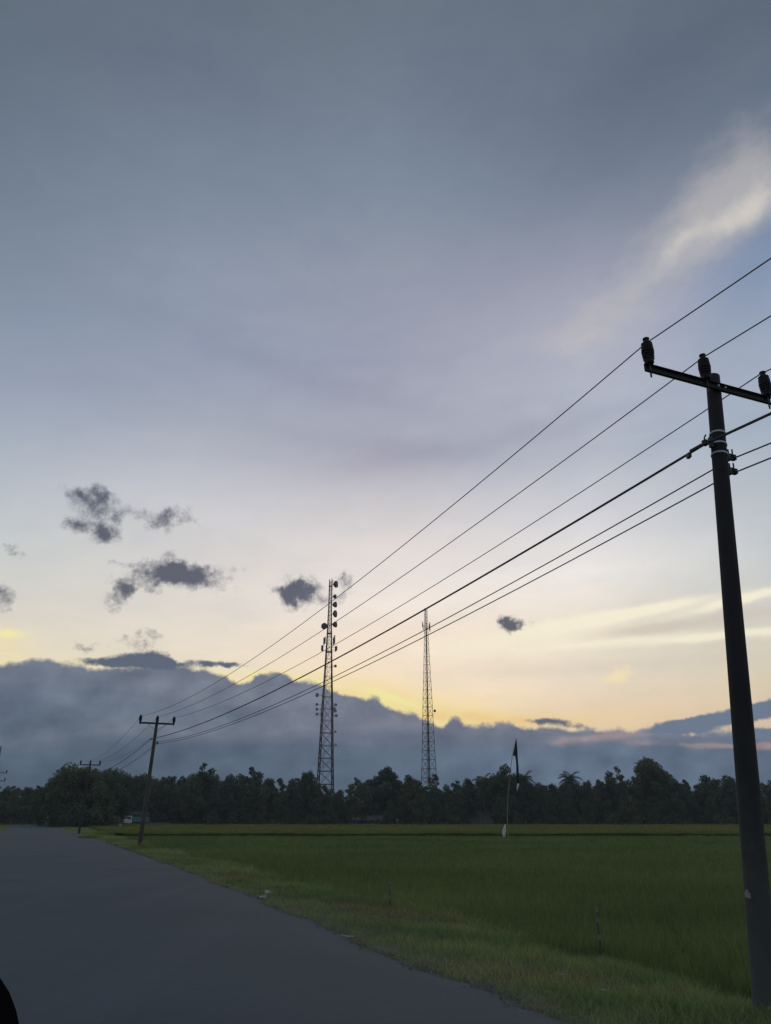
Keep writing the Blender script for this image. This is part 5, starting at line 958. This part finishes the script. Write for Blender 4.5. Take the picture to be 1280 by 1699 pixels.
# local +x is forward
cab = MB()
prof = [(0.0, .55), (0.0, 2.15), (.25, 2.3), (1.2, 2.3), (1.55, 1.45), (1.68, 1.25), (1.7, .55)]
hw = 1.0
vs = [(x, -hw, z) for x, z in prof] + [(x, hw, z) for x, z in prof]; k = len(prof)
cab.add(vs, [tuple(range(k))[::-1], tuple(range(k, 2 * k))] + [(i, (i + 1) % k, k + (i + 1) % k, k + i) for i in range(k)])
cab.build('cab', 'white_paint', LO, bevel=.05)
ws = MB().add([(1.26, -.86, 2.17), (1.26, .86, 2.17), (1.545, .88, 1.5), (1.545, -.88, 1.5), (1.23, -.86, 2.15), (1.23, .86, 2.15), (1.51, .88, 1.48), (1.51, -.88, 1.48)], [(0, 1, 2, 3), (7, 6, 5, 4), (0, 4, 5, 1), (1, 5, 6, 2), (2, 6, 7, 3), (3, 7, 4, 0)]); ws.build('windscreen', 'glass', LO)
for s_ in (-1, 1):
    dr = MB().box((.75, s_ * 1.005, 1.0), (.95, .03, .85)).build('door', 'white_paint', LO)
    MB().add([(.35, s_ * 1.002, 1.48), (1.32, s_ * 1.002, 1.48), (1.12, s_ * 1.002, 2.1), (.35, s_ * 1.002, 2.1), (.35, s_ * 1.03, 1.48), (1.32, s_ * 1.03, 1.48), (1.12, s_ * 1.03, 2.1), (.35, s_ * 1.03, 2.1)], [(0, 1, 2, 3), (7, 6, 5, 4), (0, 4, 5, 1), (1, 5, 6, 2), (2, 6, 7, 3), (3, 7, 4, 0)]).build('side_window', 'glass', dr)
    MB().box((1.62, s_ * 1.15, 1.75), (.05, .16, .34)).build('wing_mirror', 'dark_metal', LO)
    MB().lathe([(.13, 0), (.13, .04), (.10, .05)], (1.70, s_ * .72, .92), (1, 0, 0), 12).build('headlight', 'lens', LO)
MB().box((1.715, 0, .98), (.04, 1.1, .34)).build('grille', 'dark_metal', LO)
MB().box((1.78, 0, .52), (.18, 2.0, .22)).build('bumper', 'dark_metal', LO, bevel=.03)
MB().box((-1.6, 0, .62), (5.2, .9, .2)).build('chassis', 'dark_metal', LO)
bx = MB()
for s_ in (-1, 1):
    bx.box((-2.35, s_ * 1.06, 1.45), (4.3, .06, 1.25))
    for q in range(6): bx.box((-.25 - q * .84, s_ * 1.115, 1.45), (.09, .05, 1.3))
bx.box((-.17, 0, 1.45), (.06, 2.06, 1.25)); bx.box((-4.53, 0, 1.45), (.06, 2.06, 1.25)); bx.box((-2.35, 0, .86), (4.3, 2.06, .07))
bx.build('cargo_bed', 'teal', LO)
tp = MB(); vs = []
for i in range(9):
    x = -.1 - i * .56; sag_ = .05 * math.sin(i * 1.7)
    for (y, z) in ((-1.12, 2.08), (-1.12, 2.75), (-.7, 3.12), (0, 3.25), (.7, 3.12), (1.12, 2.75), (1.12, 2.08)): vs.append((x, y, z - sag_ * (z > 2.5)))
tp.add(vs, [(7 * i + k, 7 * i + k + 1, 7 * i + 8 + k, 7 * i + 7 + k) for i in range(8) for k in range(6)] + [tuple(range(7)), tuple(range(56, 63))[::-1]])
tp.build('tarpaulin_hood', 'tarp', LO)
for (x, s_) in ((.95, -1), (.95, 1), (-3.3, -1), (-3.3, 1)):
    wh = MB().lathe([(.28, -.13), (.40, -.12), (.43, -.06), (.43, .06), (.40, .12), (.28, .13)], (x, s_ * .88, .43), (0, 1, 0), 20).build('wheel', 'rubber', LO)
    MB().lathe([(.26, -.14), (.26, .14)], (x, s_ * .88, .43), (0, 1, 0), 14).build('rim', 'strap', wh)

# ------------------------------------------------------------------ motorcycle and rider far down the road
MX, MY = -77.71, 190
mb_ = empty('motorcycle', (MX, MY, .02), math.atan2(-.9, .42)); tag(mb_, 'small motorcycle far down the road at the bend', 'motorcycle')
for x in (-.62, .62):
    wh = MB()
    pts = [(x + .28 * math.cos(a), 0, .30 + .28 * math.sin(a)) for a in np.linspace(0, 2 * math.pi, 19)]
    wh.tube(pts, .045, 6); wo_ = wh.build('wheel', 'rubber', mb_)
    MB().lathe([(.22, -.02), (.22, .02)], (x, 0, .30), (0, 1, 0), 12).build('rim', 'strap', wo_)
bd = MB().tube([(-.62, 0, .32), (-.2, 0, .45), (.15, 0, .42), (.35, 0, .65), (.42, 0, .95)], [.06, .14, .12, .09, .05], 8); bd.tube([(.62, 0, .3), (.48, 0, .62), (.40, 0, .98)], .035, 6); bd.build('frame', 'dark_metal', mb_)
MB().tube([(-.75, 0, .78), (-.35, 0, .76), (.05, 0, .70)], [.08, .12, .09], 8).build('seat', 'rubber', mb_)
MB().tube([(.36, -.34, 1.02), (.42, 0, .99), (.36, .34, 1.02)], .02, 6).build('handlebar', 'dark_metal', mb_)
MB().lathe([(.02, -.06), (.10, 0), (.10, .03), (.02, .05)], (.52, 0, .86), (1, 0, 0), 12).build('headlight', 'lens', mb_)
MB().box((.42, 0, .62), (.05, .34, .5)).build('leg_shield', 'white_paint', mb_)
def skin_fig(name, V_, E_, R_, m_, loc, rz):
    me = bpy.data.meshes.new(name); me.from_pydata(V_, E_, []); o = inst(name, me); me.materials.append(M(m_))
    o.modifiers.new('skin', 'SKIN'); 
    for i, r_ in enumerate(R_): me.skin_vertices[0].data[i].radius = (r_, r_)
    me.skin_vertices[0].data[0].use_root = True
    s_ = o.modifiers.new('sub', 'SUBSURF'); s_.levels = 2; s_.render_levels = 2
    o.location = loc; o.rotation_euler = (0, 0, rz); return o
Vp = [(-.30, 0, .92), (-.27, 0, 1.12), (-.20, 0, 1.34), (-.14, 0, 1.46), (-.10, 0, 1.58), (-.09, 0, 1.70),
      (-.17, .19, 1.38), (.06, .30, 1.18), (.30, .30, 1.05), (-.17, -.19, 1.38), (.06, -.30, 1.18), (.30, -.30, 1.05),
      (-.24, .12, .86), (.12, .20, .78), (.05, .20, .40), (.18, .20, .36), (-.24, -.12, .86), (.12, -.20, .78), (.05, -.20, .40), (.18, -.20, .36),
      (.38, .31, 1.04), (.38, -.31, 1.04)]
Ep = [(0, 1), (1, 2), (2, 3), (3, 4), (4, 5), (2, 6), (6, 7), (7, 8), (8, 20), (2, 9), (9, 10), (10, 11), (11, 21), (0, 12), (12, 13), (13, 14), (14, 15), (0, 16), (16, 17), (17, 18), (18, 19)]
Rp = [.15, .15, .17, .07, .09, .10, .07, .05, .035, .07, .05, .035, .10, .075, .05, .04, .10, .075, .05, .04, .03, .03]
rd = skin_fig('person', Vp, Ep, Rp, 'skin', (MX, MY, .02), math.atan2(-.9, .42)); tag(rd, 'person in a pale shirt riding the far motorcycle, helmet on', 'person')
sh = MB().tube([(-.31, 0, .92), (-.28, 0, 1.12), (-.21, 0, 1.34), (-.15, 0, 1.46)], [.19, .19, .21, .09], 12)
for s_ in (-1, 1): sh.tube([(-.18, s_ * .17, 1.38), (.06, s_ * .30, 1.18), (.24, s_ * .30, 1.08)], [.095, .07, .055], 8)
sh.build('shirt', 'cloth_shirt', rd, smooth_=True)
tr_ = MB()
for s_ in (-1, 1): tr_.tube([(-.26, s_ * .10, .88), (.12, s_ * .20, .78), (.05, s_ * .20, .46)], [.13, .10, .075], 8)
tr_.build('trousers', 'cloth_dark', rd, smooth_=True)
MB().lathe([(.09, -.10), (.135, -.04), (.14, .04), (.10, .11), (.02, .145)], (-.09, 0, 1.72), (0, 0, 1), 14).build('helmet', 'helmet', rd, smooth_=True)

# ------------------------------------------------------------------ the vehicle the photo is taken from: only its wing mirror reaches the frame
def rf(t, r, z): X, Y = W(t, r); return (X, Y, z)
CA = empty('car', rf(0, -1.1, 0.0), math.atan2(HD.y, HD.x)); tag(CA, 'black car whose rounded wing mirror edge shows in the bottom left corner', 'car')
# local x forward, y to the left; the right flank is at y = -.85
bd = MB(); pr = [(-1.6, .45), (-1.6, 1.18), (.9, 1.22), (1.0, 1.24), (1.9, 1.12), (2.3, .98), (2.38, .7), (2.36, .42)]
k = len(pr)
bd.add([(x, -.84, z) for x, z in pr] + [(x, .84, z) for x, z in pr], [tuple(range(k))[::-1], tuple(range(k, 2 * k))] + [(i, (i + 1) % k, k + (i + 1) % k, k + i) for i in range(k)])
bd.build('body', 'car_paint', CA, bevel=.08)
for (x, s_) in ((1.55, -1), (1.55, 1), (-1.1, -1), (-1.1, 1)):
    wh = MB().lathe([(.24, -.10), (.32, -.10), (.36, -.06), (.36, .06), (.32, .10), (.24, .10)], (x, s_ * .78, .36), (0, 1, 0), 24).build('wheel', 'rubber', CA)
    MB().lathe([(.22, -.09), (.22, .09)], (x, s_ * .78, .36), (0, 1, 0), 14).build('rim', 'strap', wh)
for s_ in (-1, 1): MB().lathe([(.10, 0), (.10, .05), (.06, .07)], (2.34, s_ * .6, .78), (1, 0, 0), 14).build('headlight', 'lens', CA)
bm = bmesh.new(); bmesh.ops.create_uvsphere(bm, u_segments=32, v_segments=20, radius=1)
for v in bm.verts:
    x, y, z = v.co; f_ = lambda q, e: math.copysign(abs(q) ** e, q)
    v.co = (f_(x, .8) * .10, f_(y, .72) * .105, f_(z, .75) * .145)
me = bpy.data.meshes.new('mirror_housing'); bm.to_mesh(me); bm.free(); me.materials.append(M('black_plastic')); me.polygons.foreach_set('use_smooth', [True] * len(me.polygons))
mh = inst('mirror_housing', me, CA)
mloc = Vector((.96, -1.033, 1.626)); mh.location = mloc; mh.rotation_euler = (R(-8), 0, 0)
mg = MB().box((-.094, .022, 0), (.012, .10, .17)).build('mirror_glass', 'mirror_glass', mh, bevel=.02)
MB().tube([(.96, -1.03, 1.50), (.94, -.95, 1.36), (.92, -.82, 1.20)], [.03, .026, .03], 10).build('mirror_arm', 'black_plastic', CA, smooth_=True)

# ------------------------------------------------------------------ evening haze over the fields
b = MB().box((0, 0, 43.2), (1880, 1880, 90.0)); hz = b.build('haze', 'wire'); hz.data.materials.clear()
hm = bpy.data.materials.new('haze'); hm.use_nodes = True; V.nt = hm.node_tree; V.nt.nodes.clear()
pv = V.nt.nodes.new('ShaderNodeVolumePrincipled'); pv.inputs['Color'].default_value = (.82, .88, .95, 1); pv.inputs['Density'].default_value = .00028
ho = V.nt.nodes.new('ShaderNodeOutputMaterial'); V.nt.links.new(pv.outputs[0], ho.inputs['Volume'])
hz.data.materials.append(hm); tag(hz, kind='stuff')
